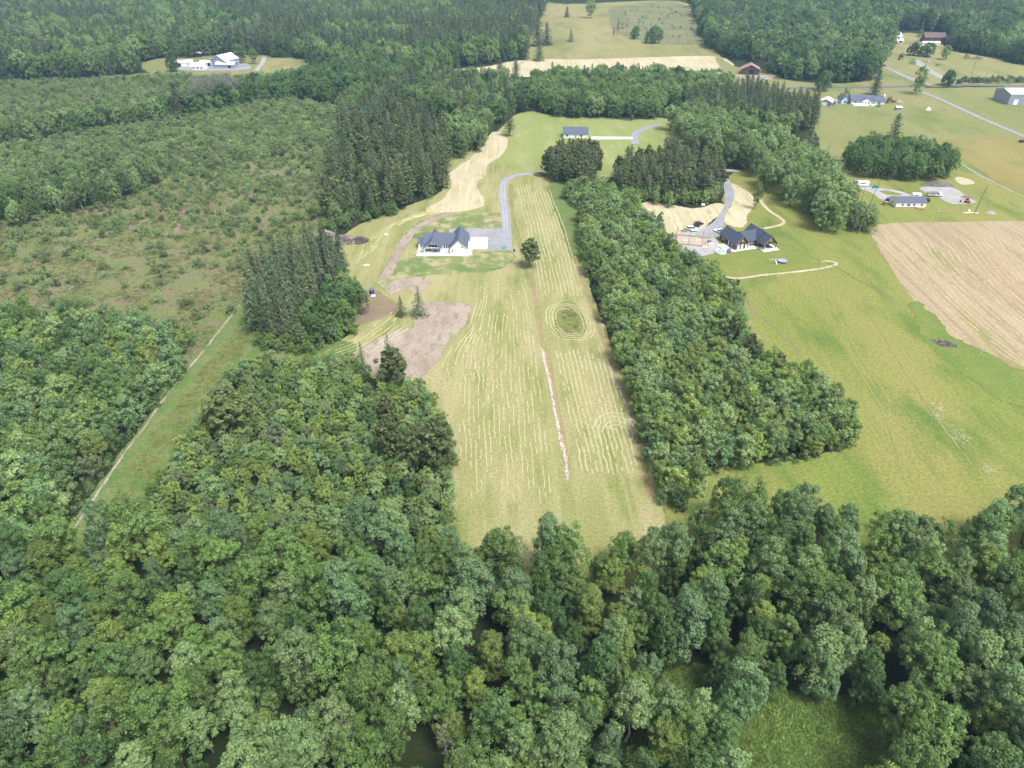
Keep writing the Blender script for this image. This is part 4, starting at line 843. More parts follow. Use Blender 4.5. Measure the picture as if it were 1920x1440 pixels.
def mass(name, label, cat, items, keys):
    """one object: instances of the joined plants on points"""
    if not items: return
    coll = bpy.data.collections.new(name + '_kinds'); order = {}
    i = 0
    for key in keys:
        for j, k in enumerate(KINDS[key]):
            o = bpy.data.objects.new('%03d_%s' % (i, key), k.joined); coll.objects.link(o); order[(key, j)] = i; i += 1
    me = bpy.data.meshes.new(name); me.vertices.add(len(items))
    me.vertices.foreach_set('co', np.array([(p[3], p[4], 0.0) for p in items], np.float32).ravel())
    a = me.attributes.new('pick', 'INT', 'POINT'); a.data.foreach_set('value', np.array([order[(p[1], int(p[2]))] for p in items], np.int32))
    a = me.attributes.new('turn', 'FLOAT_VECTOR', 'POINT'); a.data.foreach_set('vector', np.array([(0, 0, p[7]) for p in items], np.float32).ravel())
    a = me.attributes.new('size', 'FLOAT_VECTOR', 'POINT'); a.data.foreach_set('vector', np.array([(p[5], p[5], p[6]) for p in items], np.float32).ravel())
    ng = bpy.data.node_groups.new(name, 'GeometryNodeTree')
    ng.interface.new_socket('Geometry', in_out='INPUT', socket_type='NodeSocketGeometry'); ng.interface.new_socket('Geometry', in_out='OUTPUT', socket_type='NodeSocketGeometry')
    gi, go = ng.nodes.new('NodeGroupInput'), ng.nodes.new('NodeGroupOutput'); ip = ng.nodes.new('GeometryNodeInstanceOnPoints'); ci = ng.nodes.new('GeometryNodeCollectionInfo')
    ci.inputs['Collection'].default_value = coll; ci.inputs['Separate Children'].default_value = True; ci.inputs['Reset Children'].default_value = True; ip.inputs['Pick Instance'].default_value = True
    def na(nm, dt): n = ng.nodes.new('GeometryNodeInputNamedAttribute'); n.data_type = dt; n.inputs['Name'].default_value = nm; return next(s for s in n.outputs if s.enabled and s.name == 'Attribute')
    er = ng.nodes.new('FunctionNodeEulerToRotation'); L = ng.links.new
    L(na('turn', 'FLOAT_VECTOR'), er.inputs[0]); L(er.outputs[0], ip.inputs['Rotation'])
    L(gi.outputs[0], ip.inputs['Points']); L(ci.outputs[0], ip.inputs['Instance']); L(na('pick', 'INT'), ip.inputs['Instance Index']); L(na('size', 'FLOAT_VECTOR'), ip.inputs['Scale'])
    L(ip.outputs[0], go.inputs[0])
    o = mesh_obj(name, me); md = o.modifiers.new('plants', 'NODES'); md.node_group = ng
    return tag(o, label, cat, kind='stuff')

GRP = {'b': 'broadleaf trees', 'y': 'young trees of thicket and belt', 'c': 'conifers', 's': 'bushes of the clearcut and scrub'}
MASSN = {'b': ('woodland', 'rest of the leafy woods, far forest and hedgerow', 'woodland'), 'y': ('thicket', 'rest of the young trees in thicket, belt and west wood', 'thicket'),
         'c': ('conifer_woodland', 'rest of the fir and pine stands and far conifers', 'conifer wood'), 's': ('scrub', 'rest of the low bushes over clearcut and scrubland', 'scrub')}
zone_ranges()
NKEEP = 290
for fam in 'bycs':
    its = [p for p in PL if p[0] == fam]; its.sort(key=lambda p: -screen(p))
    own, rest = its[:NKEEP], its[NKEEP:]
    for p in own:
        k = p[1]; tl = (RNG.normal() * 0.03, RNG.normal() * 0.03) if fam in 'by' else (0, 0)
        plant(fam, k, int(p[2]), p[3], p[4], p[5], p[6], p[7], plant_label(fam, k, p[6], p[8], p[9], p[10]), GRP[fam], tilt=tl)
    n, l, c = MASSN[fam]; mass(n, l, c, rest, sorted({p[1] for p in rest}))
    print('PLANTS', fam, len(its))

# ---- single trees one can point to
def one(key, u, v, hgt, label, fam='c', wf=1.0, name=None, cat=None, group=None, tilt=(0, 0)):
    x, y = P(u, v); i = int(RNG.integers(len(KINDS[key]))); s = hgt / KINDS[key][i].h
    return plant(fam, key, i, x, y, s * wf, s, RNG.random() * 6.28, label, group, cat, name, tilt)
one('pine', 994, 500, 13.5, 'lone dark pine standing between the mown strips', wf=1.35)
one('youngfir', 753, 592, 9, 'shorter of two young firs above the dirt clearing', wf=1.3)
one('youngfir', 787, 592, 13, 'taller of two young firs above the dirt clearing', wf=1.15)
one('youngfir', 681, 690, 11, 'slim young fir at the edge of the thicket', wf=0.75)
one('pine', 740, 724, 15, 'bushy pine at the foot of the dirt clearing', wf=1.4)
one('youngfir', 733, 704, 17, 'dark fir tip behind the bushy pine', wf=0.8)
one('pine', 434, 815, 17.5, 'big olive pine standing alone in the thicket by the track', wf=1.55)
one('pine', 733, 862, 16, 'olive pine in the thicket, first of the row by the strip', wf=1.0)
one('pine', 768, 872, 13, 'low olive pine in the middle of the row by the strip', wf=1.2)
one('pine', 822, 884, 19, 'tallest olive pine of the row beside the mown strip', wf=1.15)
one('pine', 793, 884, 14, 'rounded olive pine crowding the tallest of the row', wf=1.1)
one('pine', 728, 795, 11, 'small olive pine above the row by the strip', wf=1.2)
one('pine', 1368, 665, 16.5, 'tall olive pine in the belt beside the meadow', wf=0.75)
one('pine', 1396, 692, 14.5, 'olive pine leaning out of the belt towards the meadow', wf=0.85)
one('pine', 1453, 722, 13, 'pointed olive pine at the meadow edge of the belt', wf=0.75)
one('pine', 1296, 730, 11, 'olive pine half hidden in the middle of the belt', wf=1.0)
one('youngfir', 1325, 545, 10, 'dark little fir at the upper end of the belt', wf=1.0)
one('darkpine', 955, 255, 17, 'dark fir standing alone in the back pasture', wf=1.4)
one('fir', 1011, 114, 24, 'dark fir with bare foot in front of the far hayfield', wf=1.5)
one('fir', 1008, 86, 32, 'broad cedar at the corner of the far forest', wf=1.7)
one('bluefir', 1025, 84, 24, 'rounded cedar beside the broad one', wf=2.0)
one('youngfir', 1070, 78, 14, 'small fir alone on the far hayfield', wf=1.5)
one('fir', 985, 112, 18, 'young fir at the foot of the far forest edge', wf=1.6)
one('tall_mid', 1107, 34, 26, 'leafy tree alone at the top of the far hayfield', 'b', 1.1)
one('fir', 1063, 32, 14, 'fir standing beside the far forest at the hayfield top', wf=2.0)
one('oak', 1224, 81, 17, 'round dark oak on the logged slope', 'b', 1.0)
one('oak', 1190, 73, 13, 'thin crowned oak beside the logged slope', 'b', 0.8)
one('thinfir', 1158, 66, 20, 'ragged fir at the edge of the logged slope', wf=1.3)
one('thinfir', 1150, 70, 14, 'lower ragged fir beside the logged slope', wf=1.3)
one('tall_mid', 845, 140, 16, 'leafy tree at the foot of the pale hayfield', 'b', 1.0)
one('fir', 937, 138, 14, 'fir in front of the pale hayfield, beside the lane', wf=1.9)
one('fir', 967, 141, 15, 'wide fir in front of the pale hayfield', wf=1.9)
one('tall_mid', 1718, 176, 22, 'slim poplar beside the county road', 'b', 0.9)
one('fir', 1639, 178, 20, 'dark fir behind the blue house', wf=1.7)
one('oak', 1542, 170, 15, 'dark oak on the roadside near the white shed', 'b', 0.9)
one('shrub_grey', 1586, 180, 8.5, 'rounded grey green bush behind the blue house', 's', 0.75)
one('shrub_dark', 1666, 193, 6.5, 'clipped dark bush at the end of the blue house', 's', 0.8)
one('shrub_bright', 1647, 200, 5.5, 'bright bush in front of the blue house', 's', 0.8)
one('shrub_dark', 1590, 195, 4.5, 'small dark bush against the blue house wall', 's', 0.6)
one('oak', 1775, 160, 12, 'dark round tree at the lane mouth', 'b', 0.9)
one('oak', 1735, 106, 13, 'green oak above the gravel lane', 'b', 1.1)
one('oak', 1712, 104, 12, 'dark oak touching the green one above the lane', 'b', 1.0)
one('shrub_bright', 1710, 120, 7, 'round bush beside the gravel lane', 's', 1.0)
one('shrub_dark', 1688, 112, 8, 'upright bush on the upper pasture', 's', 0.7)
one('shrub_grey', 1811, 110, 7, 'grey bush on the upper pasture under the wood', 's', 1.0)
one('darkpine', 1509, 302, 21, 'dark fir rising over the cottonwoods', wf=1.3)
one('tall_mid', 1416, 392, 15, 'slim leafy tree alone beside the brown house drive', 'b', 0.6)
one('oak', 327, 134, 17, 'spreading oak at the corner of the grey farm', 'b', 0.7)
one('tall_mid', 452, 119, 19, 'leafy tree behind the big grey barn', 'b', 1.2)
one('tall_mid', 478, 120, 16, 'smaller leafy tree at the farm lane', 'b', 1.0)
one('darkpine', 1672, 265, 19, 'olive pine rising over the grove', wf=1.4)
one('fir', 338, 222, 27, 'tall dark fir in the hedgerow beside the road gap', wf=1.5)
one('tall_mid', 1770, 112, 14, 'round leafy tree below the maroon house', 'b', 1.2)
one('thinfir', 1720, 82, 26, 'two topped grey fir beside the white sheds', wf=1.3)
one('small_mid', 1237, 415, 5, 'tiny tree on the dry yard beside the belt', 'y', 0.8)

one('rustfir', 674, 262, 22, 'rust brown dying fir at the clearcut side of the fir block', wf=1.2)
one('rustfir', 1432, 190, 18, 'rust brown dying fir among the pines near the blue house', wf=1.3)

# ---- dead trees
def dead(u, v, h, r, spread, label, nbr=26, fine=1, mat='dead', tilt=(0, 0), name='dead_tree', n2=0):
    x, y = P(u, v); rng = np.random.default_rng(int(u * 7 + v)); o = bare_tree(rng, h, r, spread, nbr, fine).build(name, M[mat], loc=(x, y, 0))
    o.rotation_euler = (tilt[0], tilt[1], 0); return tag(o, label, 'dead tree')
dead(100, 985, 7.5, 0.14, 3.6, 'bare grey bush of tangled branches in the west wood', 60, 2)
dead(265, 1055, 9, 0.14, 2.6, 'bare twiggy tree poking out of the front wood', 40, 2)
dead(1650, 1405, 6.5, 0.12, 2.6, 'pale bare shrub at the edge of the fern clearing', 46, 2)
dead(842, 1425, 12, 0.16, 2.2, 'thin bare tree standing in a dark gap of the wood', 24, 1)
dead(468, 575, 23, 0.22, 0.9, 'bare leaning snag at the edge of the fir clump', 30, 0, tilt=(0, -0.04))
dead(474, 562, 21, 0.18, 1.0, 'second bare snag behind the leaning one', 30, 0)
dead(560, 640, 9, 0.14, 0.8, 'short broken snag at the foot of the fir clump', 20, 0)
dead(535, 625, 12, 0.15, 0.7, 'grey snag inside the fir clump', 18, 0)
dead(640, 352, 19, 0.2, 2.2, 'bare grey tree at the corner of the fir block', 46, 1)
dead(1545, 310, 15, 0.18, 3.0, 'bare grey tree behind the dark fir', 50, 1)
dead(1575, 335, 15, 0.16, 0.7, 'thin bare trunk beside the grove', 8, 0)
dead(1598, 436, 24, 0.30, 0.6, 'shorter of two dark dead poles above the stubble field', 7, 0, 'pole', (0, 0.04))
dead(1608, 438, 30, 0.34, 1.3, 'taller of two dark dead poles above the stubble field', 9, 0, 'pole', (0, 0.10))
for i, (u, v) in enumerate([(372, 205), (388, 204), (402, 202), (416, 200), (430, 198), (442, 197)]):
    dead(u, v, 26 + (i * 5) % 5, 0.5, 6.0, ['bare grey tree at the end of the leafless row', 'bare grey tree second in the leafless row', 'tall bare tree in the leafless row', 'bare tree in the middle of the leafless row', 'wide bare tree of the leafless row', 'last bare tree of the leafless row by the oaks'][i], 90, 2)

# ---- ground cover
def cover(name, label, key, poly, sp, s0, s1, dens=None, excl=()):
    pts = points(poly, sp, excl, 0.5); it = []
    for x, y, u, v in pts:
        if dens is not None and RNG.random() > dens(x, y): continue
        s = RNG.uniform(s0, s1); it.append(('g', key, int(RNG.integers(2)), x, y, s, s * RNG.uniform(.7, 1.2), RNG.random() * 6.28))
    mass(name, label, 'ground cover', it, [key])
cover('ferns', 'bright fern and bramble cover in the wood clearings', 'fern_tuft', [(1180, 1420), (1250, 1260), (1340, 1250), (1460, 1300), (1660, 1320), (1700, 1480), (1560, 1600), (1300, 1600)], 0.85, .8, 1.4)
cover('weeds', 'rough weeds and dead stalks over the clearcut', 'weed_tuft', [(-20, 690), (120, 600), (250, 720), (330, 722), (400, 640), (470, 540), (500, 500), (590, 440), (630, 330), (-20, 330)], 1.7, .6, 1.3, lambda x, y: 0.42 + patch(x, y, .08))
cover('track_grass', 'grass tussocks on the verge of the dirt track', 'grass_tuft', [(185, 985), (260, 850), (350, 730), (440, 620), (470, 560), (478, 620), (450, 670), (390, 735), (340, 820), (250, 985)], 0.9, .5, 1.1, lambda x, y: 0.55 + patch(x, y, .15))
cover('pond_weeds', 'rough rushes in the hollow in the mown strip', 'grass_tuft', [(1052, 590), (1060, 578), (1070, 578), (1080, 588), (1085, 610), (1081, 620), (1065, 624), (1054, 618)], 0.9, .5, 1.0, lambda x, y: 0.5)

for pts_ in ([(1740, 755), (1765, 752), (1790, 790), (1835, 830), (1820, 845), (1780, 815), (1745, 785)], [(1825, 860), (1850, 865), (1870, 890), (1850, 890)], [(1665, 855), (1690, 858), (1690, 872), (1668, 870)], [(1395, 590), (1440, 630), (1450, 660), (1420, 640)]):
    cover('daisies', {1740: 'white flower patch in the open meadow', 1825: 'small white flower patch low in the meadow by the wood', 1665: 'tiny white flower patch near the front wood', 1395: 'pale flowers on the ditch bank beside the belt'}[pts_[0][0]], 'daisy_tuft', pts_, 1.1, .4, .9, lambda x, y: 0.35 + 1.2 * patch(x, y, .25))

# ------------------------------------------------------------------ buildings (local axes: x along the front, -y towards the front)
def gable_block(root, x0, x1, y0, y1, eave, ridge, axis, wall, roof, oh=0.45, th=0.18, z0=0.0, name='wall', lintel=None):
    """one wing: wall mesh with gables + roof mesh of two thick slopes. axis = direction of the ridge"""
    b = MB()
    if axis == 'x':
        ym = (y0 + y1) / 2; b.prism([(y0, z0), (y1, z0), (y1, eave), (ym, ridge), (y0, eave)], x0, x1, 'x')
        sl = (ridge - eave) / (ym - y0); r = MB()
        r.prism([(y0 - oh, eave - sl * oh + 0.02), (ym, ridge + 0.02), (ym, ridge + 0.02 + th), (y0 - oh, eave - sl * oh + 0.02 + th)], x0 - oh, x1 + oh, 'x')
        r.prism([(y1 + oh, eave - sl * oh + 0.02), (y1 + oh, eave - sl * oh + 0.02 + th), (ym, ridge + 0.02 + th), (ym, ridge + 0.02)], x0 - oh, x1 + oh, 'x')
    else:
        xm = (x0 + x1) / 2; b.prism([(x0, z0), (x1, z0), (x1, eave), (xm, ridge), (x0, eave)], y0, y1, 'y')
        sl = (ridge - eave) / (xm - x0); r = MB()
        r.prism([(x0 - oh, eave - sl * oh + 0.02), (xm, ridge + 0.02), (xm, ridge + 0.02 + th), (x0 - oh, eave - sl * oh + 0.02 + th)], y0 - oh, y1 + oh, 'y')
        r.prism([(x1 + oh, eave - sl * oh + 0.02), (x1 + oh, eave - sl * oh + 0.02 + th), (xm, ridge + 0.02 + th), (xm, ridge + 0.02)], y0 - oh, y1 + oh, 'y')
    w = b.build(name, wall, root) if wall else None
    return w, r.build('roof', roof, root)

def gable_roof_only(root, x0, x1, y0, y1, eave, ridge, axis, roof, oh=0.45): return gable_block(root, x0, x1, y0, y1, eave, ridge, axis, None, roof, oh)[1]

def window(root, x, y, z, w, h, face='-y', frame='white', pane='glass', name='window'):
    """frame proud of the wall with a recessed pane"""
    f, p = MB(), MB(); t = 0.09
    def put(m, a0, a1, c0, c1, d0, d1):
        if face == '-y': m.box(x + a0, x + a1, y - d1, y - d0, z + c0, z + c1)
        elif face == '+x': m.box(x + d0, x + d1, y + a0, y + a1, z + c0, z + c1)
        else: m.box(x - d1, x - d0, y + a0, y + a1, z + c0, z + c1)
    put(f, -w / 2 - t, w / 2 + t, h, h + t, 0.0, 0.08); put(f, -w / 2 - t, w / 2 + t, -t, 0, 0.0, 0.10)
    put(f, -w / 2 - t, -w / 2, 0, h, 0.0, 0.07); put(f, w / 2, w / 2 + t, 0, h, 0.0, 0.07); put(f, -w / 2, w / 2, h * 0.48, h * 0.52, 0.0, 0.06)
    put(p, -w / 2 + .005, w / 2 - .005, .005, h - .005, 0.0, 0.035)
    o = f.build(name, M[frame], root); p.build('pane', M[pane], o); return o

def door(root, x, y, z, w, h, face='-y', mat='white', name='door'):
    b = MB()
    if face == '-y': b.bbox(x - w / 2, x + w / 2, y - 0.07, y + 0.02, z, z + h, 0.02)
    elif face == '+x': b.bbox(x - 0.02, x + 0.07, y - w / 2, y + w / 2, z, z + h, 0.02)
    else: b.bbox(x - 0.07, x + 0.02, y - w / 2, y + w / 2, z, z + h, 0.02)
    return b.build(name, M[mat], root)

# ---- white farmhouse with slate roof (world aligned)
hx, hy = P(830, 479.5); hy = 310.0
H1 = empty('farmhouse', (hx, hy, 0), 0, 'white modern farmhouse with slate blue gabled roof beside the gravel yard', 'house')
def L1(b, n, m): return b.build(n, M[m], H1)
sl_ = MB(); sl_.box(-12.3, 12.2, 0.0, 17.5, 0.0, 0.12); sl_.box(12.2, 13.6, 1.2, 22, 0.0, 0.118); L1(sl_, 'patio', 'concrete')
gable_block(H1, -9.6, 5.0, 6.6, 17.4, 3.0, 6.6, 'x', M['white'], M['slate'], 0.5, z0=0.12)
gable_block(H1, 3.4, 11.4, 1.9, 19.5, 3.1, 7.2, 'y', M['white'], M['slate'], 0.45, z0=0.12)
gable_block(H1, -12.2, -9.602, 8.2, 14.6, 2.9, 4.4, 'x', M['white'], M['slate'], 0.35, z0=0.12)
gable_roof_only(H1, -8.9, -0.8, 2.6, 12.0, 3.0, 6.1, 'y', M['slate'], 0.4)
pb = MB(); pb.prism([(-8.9, 3.0), (-0.8, 3.0), (-4.85, 6.08)], 6.2, 6.596, 'y'); L1(pb, 'gable_wall', 'white')
for x_ in (-8.75, -0.95):
    q = MB(); q.box(x_ - .17, x_ + .17, 2.7, 3.05, 0.12, 3.0); L1(q, 'post', 'white')
q = MB(); q.box(-8.9, -0.8, 2.62, 2.92, 2.72, 3.0); L1(q, 'beam', 'white')
for s_ in (-1, 1):
    q = MB(); q.tube((-4.85 + s_ * 4.3, 2.45, 2.85), (-4.85, 2.45, 6.05), 0.14, n=4); L1(q, 'bargeboard', 'white')
    q = MB(); q.tube((7.4 + s_ * 4.2, 1.62, 3.0), (7.4, 1.62, 7.15), 0.12, n=4); L1(q, 'bargeboard', 'white')
for x_ in (-6.4, -5.0, -3.6): window(H1, x_, 6.6, 0.9, 1.1, 1.7, frame='grey2')
for x_ in (0.4, 1.5, 2.6): window(H1, x_, 6.6, 1.0, 0.75, 1.6)
window(H1, -10.8, 8.2, 1.2, 0.8, 1.1); window(H1, 4.6, 1.9, 1.1, 0.6, 1.2); window(H1, 9.2, 1.9, 3.2, 0.7, 0.6)
door(H1, -2.2, 6.6, 0.12, 1.0, 2.1, mat='grey'); 
for yy in (6.5, 11.0): door(H1, 11.4, yy, 0.12, 3.2, 2.4, '+x', 'white', 'garage_door')
q = MB(); q.prism([(-9.9, 6.5), (-6.9, 6.5), (-6.9, 6.55), (-9.9, 6.55)], 0, .01, 'z')
gable_block(H1, -6.9, -2.7, 14.5, 18.9, 3.2, 6.0, 'y', M['white'], M['slate'], 0.4, z0=0.12)
apx, apy = P(898, 456)
ap = MB(); x0, y0 = P(879, 467.2); x1, y1 = P(915, 445.2); ap.box(hx + 13.601, x1, y0, y1, 0, 0.13)
structure(ap.build('concrete_apron', M['concrete']))
def furniture(name, cat, label, loc, rz, parts, group=None):
    r = empty(name, loc, rz, label, cat, group)
    for n, m, b in parts: b.build(n, M[m], r)
    return r
def table_set(): 
    t = MB().lathe([(0.75, 0.68), (0.78, 0.72), (0.76, 0.75)], 14); l = MB().tube((0, 0, 0), (0, 0, 0.7), 0.06); l.lathe([(0.35, 0), (0.33, 0.04)], 12)
    return [('tabletop', 'grey2', t), ('leg', 'grey2', l)]
def chair_parts(mat='grey2'):
    s = MB().bbox(-.3, .3, -.3, .3, .36, .46, .03); bk = MB().bbox(-.3, .3, .24, .32, .46, .95, .02); out = [('seat', mat, s), ('backrest', mat, bk)]
    for a in (-.25, .25):
        for c in (-.25, .25): out.append(('leg', mat, MB().tube((a, c, 0), (a, c, .38), .03, n=5)))
    return out
def sofa_parts(mat='grey2'):
    return [('seat', mat, MB().bbox(-1.1, 1.1, -.4, .4, .15, .5, .06)), ('backrest', mat, MB().bbox(-1.1, 1.1, .3, .55, .45, .95, .05)), ('armrest', mat, MB().bbox(-1.3, -1.1, -.4, .5, .12, .65, .04)), ('armrest', mat, MB().bbox(1.1, 1.3, -.4, .5, .12, .65, .04))]
furniture('patio_table', 'table', 'round grey table on the farmhouse porch', (hx - 3.9, hy + 4.6, .12), 0, table_set())
for a, l in ((0, 'grey chair on the porch, house side of the round table'), (PI / 2, 'grey chair on the porch, end of the round table towards the yard'), (PI, 'grey chair on the porch, field side of the round table'), (-PI / 2, 'grey chair on the porch between round table and sofa')):
    furniture('patio_chair', 'chair', l, (hx - 3.9 - 1.15 * math.sin(a) * -1, hy + 4.6 + 1.15 * math.cos(a), .12), -a, chair_parts(), 'porch chairs')
furniture('patio_sofa', 'sofa', 'grey sofa under the farmhouse porch gable', (hx - 7.0, hy + 5.3, .12), 0, sofa_parts())
furniture('patio_table', 'table', 'small white table on the open patio of the farmhouse', (hx + 1.6, hy + 3.6, .12), 0, [('tabletop', 'white', MB().lathe([(.55, .66), (.58, .7), (.55, .72)], 12)), ('leg', 'white', MB().tube((0, 0, 0), (0, 0, .68), .06))])
for i, dx_ in enumerate((-1.0, 1.0)):
    furniture('patio_chair', 'chair', ['white chair on the open patio, porch side of the small table', 'white chair on the open patio, garage side of the small table'][i], (hx + 1.6 + dx_, hy + 3.6, .12), PI / 2 * (-1 if dx_ > 0 else 1), chair_parts('white'), 'open patio chairs')
furniture('fire_pit', 'fire pit', 'round reddish fire pit on the farmhouse patio', (hx - 10.6, hy + 4.6, .12), 0, [('bowl', 'redroof', MB().lathe([(.55, 0), (.75, .35), (.6, .36), (.45, .1)], 14))])
x_, y_ = P(945, 465)
furniture('paddling_pool', 'pool', 'small teal paddling pool on the gravel yard', (x_, y_, .1), 0, [('basin', 'teal', MB().lathe([(.95, 0), (1.05, .38), (.95, .4), (.85, .12)], 18, sx=1.15))])
x_, y_ = P(964, 471.5); furniture('bin', 'bin', 'dark bin at the corner of the gravel yard', (x_, y_, 0), .2, [('body', 'dark', MB().prism([(-.28, 0), (.28, 0), (.34, 1.0), (-.34, 1.0)], -.3, .3)), ('lid', 'dark', MB().bbox(-.38, .38, -.36, .36, 1.0, 1.08, .02))])

# ---- brown house (turned 18 degrees)
ox, oy = P(1378, 469.4)
H2 = empty('brown_house', (ox, oy, 0), R(18), 'brown sided house with dark slate gabled roofs and covered patio', 'house')
def L2(b, n, m): return b.build(n, M[m], H2)
gable_block(H2, 0.0, 7.0, 0.0, 14.0, 3.1, 6.6, 'y', M['brown'], M['dslate'], 0.5, z0=0.1)
gable_block(H2, 6.0, 18.6, 2.2, 11.5, 3.0, 6.1, 'x', M['brown'], M['dslate'], 0.45, z0=0.1)
gable_block(H2, 12.4, 19.6, 1.0, 12.5, 3.05, 6.8, 'y', M['brown'], M['dslate'], 0.45, z0=0.1)
gable_roof_only(H2, 12.4, 19.6, -4.4, 1.0, 3.05, 6.8, 'y', M['dslate'], 0.449)
q = MB(); q.prism([(12.4, 3.05), (19.6, 3.05), (16.0, 6.75)], -4.45, -4.25, 'y'); L2(q, 'gable_wall', 'brown')
for x_ in (12.55, 19.45): q = MB(); q.box(x_ - .13, x_ + .13, -4.4, -4.14, 0.1, 3.05); L2(q, 'post', 'brown')
q = MB(); q.box(12.4, 19.6, -4.24, -4.0, 2.8, 3.05); L2(q, 'beam', 'brown')
for cx_, yy, ap_ in ((3.5, -.5, 6.7), (16.0, -4.9, 6.9)):
    for s_ in (-1, 1): q = MB(); q.tube((cx_ + s_ * 3.95, yy, 2.75), (cx_, yy, ap_), .09, n=4); L2(q, 'bargeboard', 'timber')
q = MB(); q.box(-1.6, 11.9, -1.3, 2.1, 0, .14); q.box(11.9, 20.6, -6.2, 1.6, 0, .15); L2(q, 'patio', 'concrete')
q = MB(); q.box(-4.6, -1.602, -1.0, 8.5, 0, .13); q.box(-1.602, -0.02, 2.102, 8.5, 0, .13); L2(q, 'walkway', 'concrete')
for x_ in (1.6, 3.6): window(H2, x_, 0.0, 0.5, 1.0, 2.0, pane='palegreen')
window(H2, 8.4, 2.2, 0.5, 1.0, 2.0, pane='palegreen'); window(H2, 10.8, 2.2, 1.3, 0.9, 1.1)
window(H2, 3.5, 0.0, 4.2, 0.5, 0.5); window(H2, 16.0, -4.45, 4.6, 0.5, 0.5); window(H2, 14.2, 1.0, 0.4, 1.6, 2.1); window(H2, 17.2, 1.0, 0.4, 1.6, 2.1)
window(H2, 0.0, 3.2, 1.2, 0.9, 1.1, '-x'); window(H2, 0.0, 10.8, 1.2, 0.9, 1.1, '-x'); door(H2, 0.0, 7.2, .1, 1.0, 2.1, '-x', 'dark'); door(H2, 5.9, 0.0, .1, .9, 2.1)
q = MB(); q.tube((-.35, 5.6, .1), (-.35, 5.6, 3.0), .16, n=6); L2(q, 'porch_column', 'white')
def loc2(x, y, z=0.1):
    c_, s_ = math.cos(R(18)), math.sin(R(18)); return (ox + x * c_ - y * s_, oy + x * s_ + y * c_, z)
furniture('patio_sofa', 'sofa', 'black sofa under the covered patio of the brown house', loc2(14.4, -.3, .12), R(18), sofa_parts('carblack'))
furniture('patio_table', 'table', 'long dark table on the covered patio of the brown house', loc2(17.2, -2.4, .12), R(18), [('tabletop', 'carblack', MB().bbox(-1.1, 1.1, -.5, .5, .68, .75, .03))] + [('leg', 'carblack', MB().tube((a, c, 0), (a, c, .7), .04, n=5)) for a in (-1, 1) for c in (-.4, .4)])
for i, (a, c, rz) in enumerate(((16.5, -3.4, PI), (17.9, -3.4, PI), (16.5, -1.4, 0), (17.9, -1.4, 0))):
    furniture('patio_chair', 'chair', 'black chair at the long table, %s' % ['lawn side by the sofa', 'lawn side by the open corner', 'house side by the sofa', 'house side by the open corner'][i], loc2(a, c, .12), R(18) + rz, chair_parts('carblack'), 'covered patio chairs')
furniture('parasol', 'parasol', 'closed white parasol at the patio of the brown house', loc2(12.7, -5.2, .12), 0, [('pole', 'steel', MB().tube((0, 0, 0), (0, 0, 2.5), .04)), ('canopy', 'white', MB().lathe([(.16, 1.0), (.2, 1.3), (.06, 2.45)], 8)), ('base', 'dark', MB().lathe([(.35, 0), (.3, .08)], 10))])
x_, y_ = P(1351, 473.5)
furniture('above_ground_pool', 'pool', 'round pool with pale rim beside the brown house', (x_, y_, 0), 0, [('wall', 'white', MB().lathe([(2.55, 0), (2.6, .8), (2.42, .82), (2.40, .62)], 28)), ('water', 'water', MB().lathe([(2.395, .58), (2.395, .66)], 28))])
x_, y_ = P(1366.5, 473)
furniture('patio_tent', 'tent', 'purple canvas tent standing beside the round pool', (x_, y_, 0), .3, [('canopy', 'purple', MB().lathe([(1.25, 0), (1.15, 1.0), (.75, 1.7), (.1, 2.25)], 8)), ('flap', 'purple', MB().prism([(-.5, 0), (.5, 0), (.1, 1.5), (-.1, 1.5)], -1.35, -1.22))])
x_, y_ = P(1466.5, 491.5)
tr_ = empty('trampoline', (x_, y_, 0), 0, 'round navy trampoline on the lawn of the brown house', 'trampoline')
MB().lathe([(1.75, .82), (1.75, .86)], 24).build('mat', M['navy'], tr_); MB().lathe([(1.78, .80), (2.12, .80), (2.14, .88), (1.78, .9)], 24).build('rim', M['grey'], tr_)
for i in range(6): a = i * PI / 3; MB().tube((1.95 * math.cos(a), 1.95 * math.sin(a), 0), (1.95 * math.cos(a), 1.95 * math.sin(a), .82), .05).build('leg', M['steel'], tr_)
x_, y_ = P(1448, 494)
sw = empty('swing_set', (x_, y_, 0), R(10), 'grey metal swing set with slide on the lawn beside the trampoline', 'swing set')
MB().tube((-2, 0, 2.1), (2, 0, 2.1), .06).build('top_bar', M['steel'], sw)
for a in (-2, 2):
    for c in (-.9, .9): MB().tube((a, c, 0), (a, 0, 2.1), .05).build('leg', M['steel'], sw)
for a in (-1.0, .2):
    q = MB(); q.bbox(a - .25, a + .25, -.12, .12, .5, .55, .02); s_ = q.build('swing_seat', M['navy'], sw)
    q = MB(); q.tube((a - .22, 0, .55), (a - .22, 0, 2.1), .02, n=4); q.tube((a + .22, 0, .55), (a + .22, 0, 2.1), .02, n=4); q.build('chain', M['steel'], s_)
MB().prism([(-1.8, .1), (-1.5, .05), (-.3, 1.4), (-.1, 1.4), (-.1, 1.5), (-.35, 1.5), (-1.55, .15), (-1.8, .2)], 1.1, 1.6, 'x').build('slide', M['palegreen'], sw)

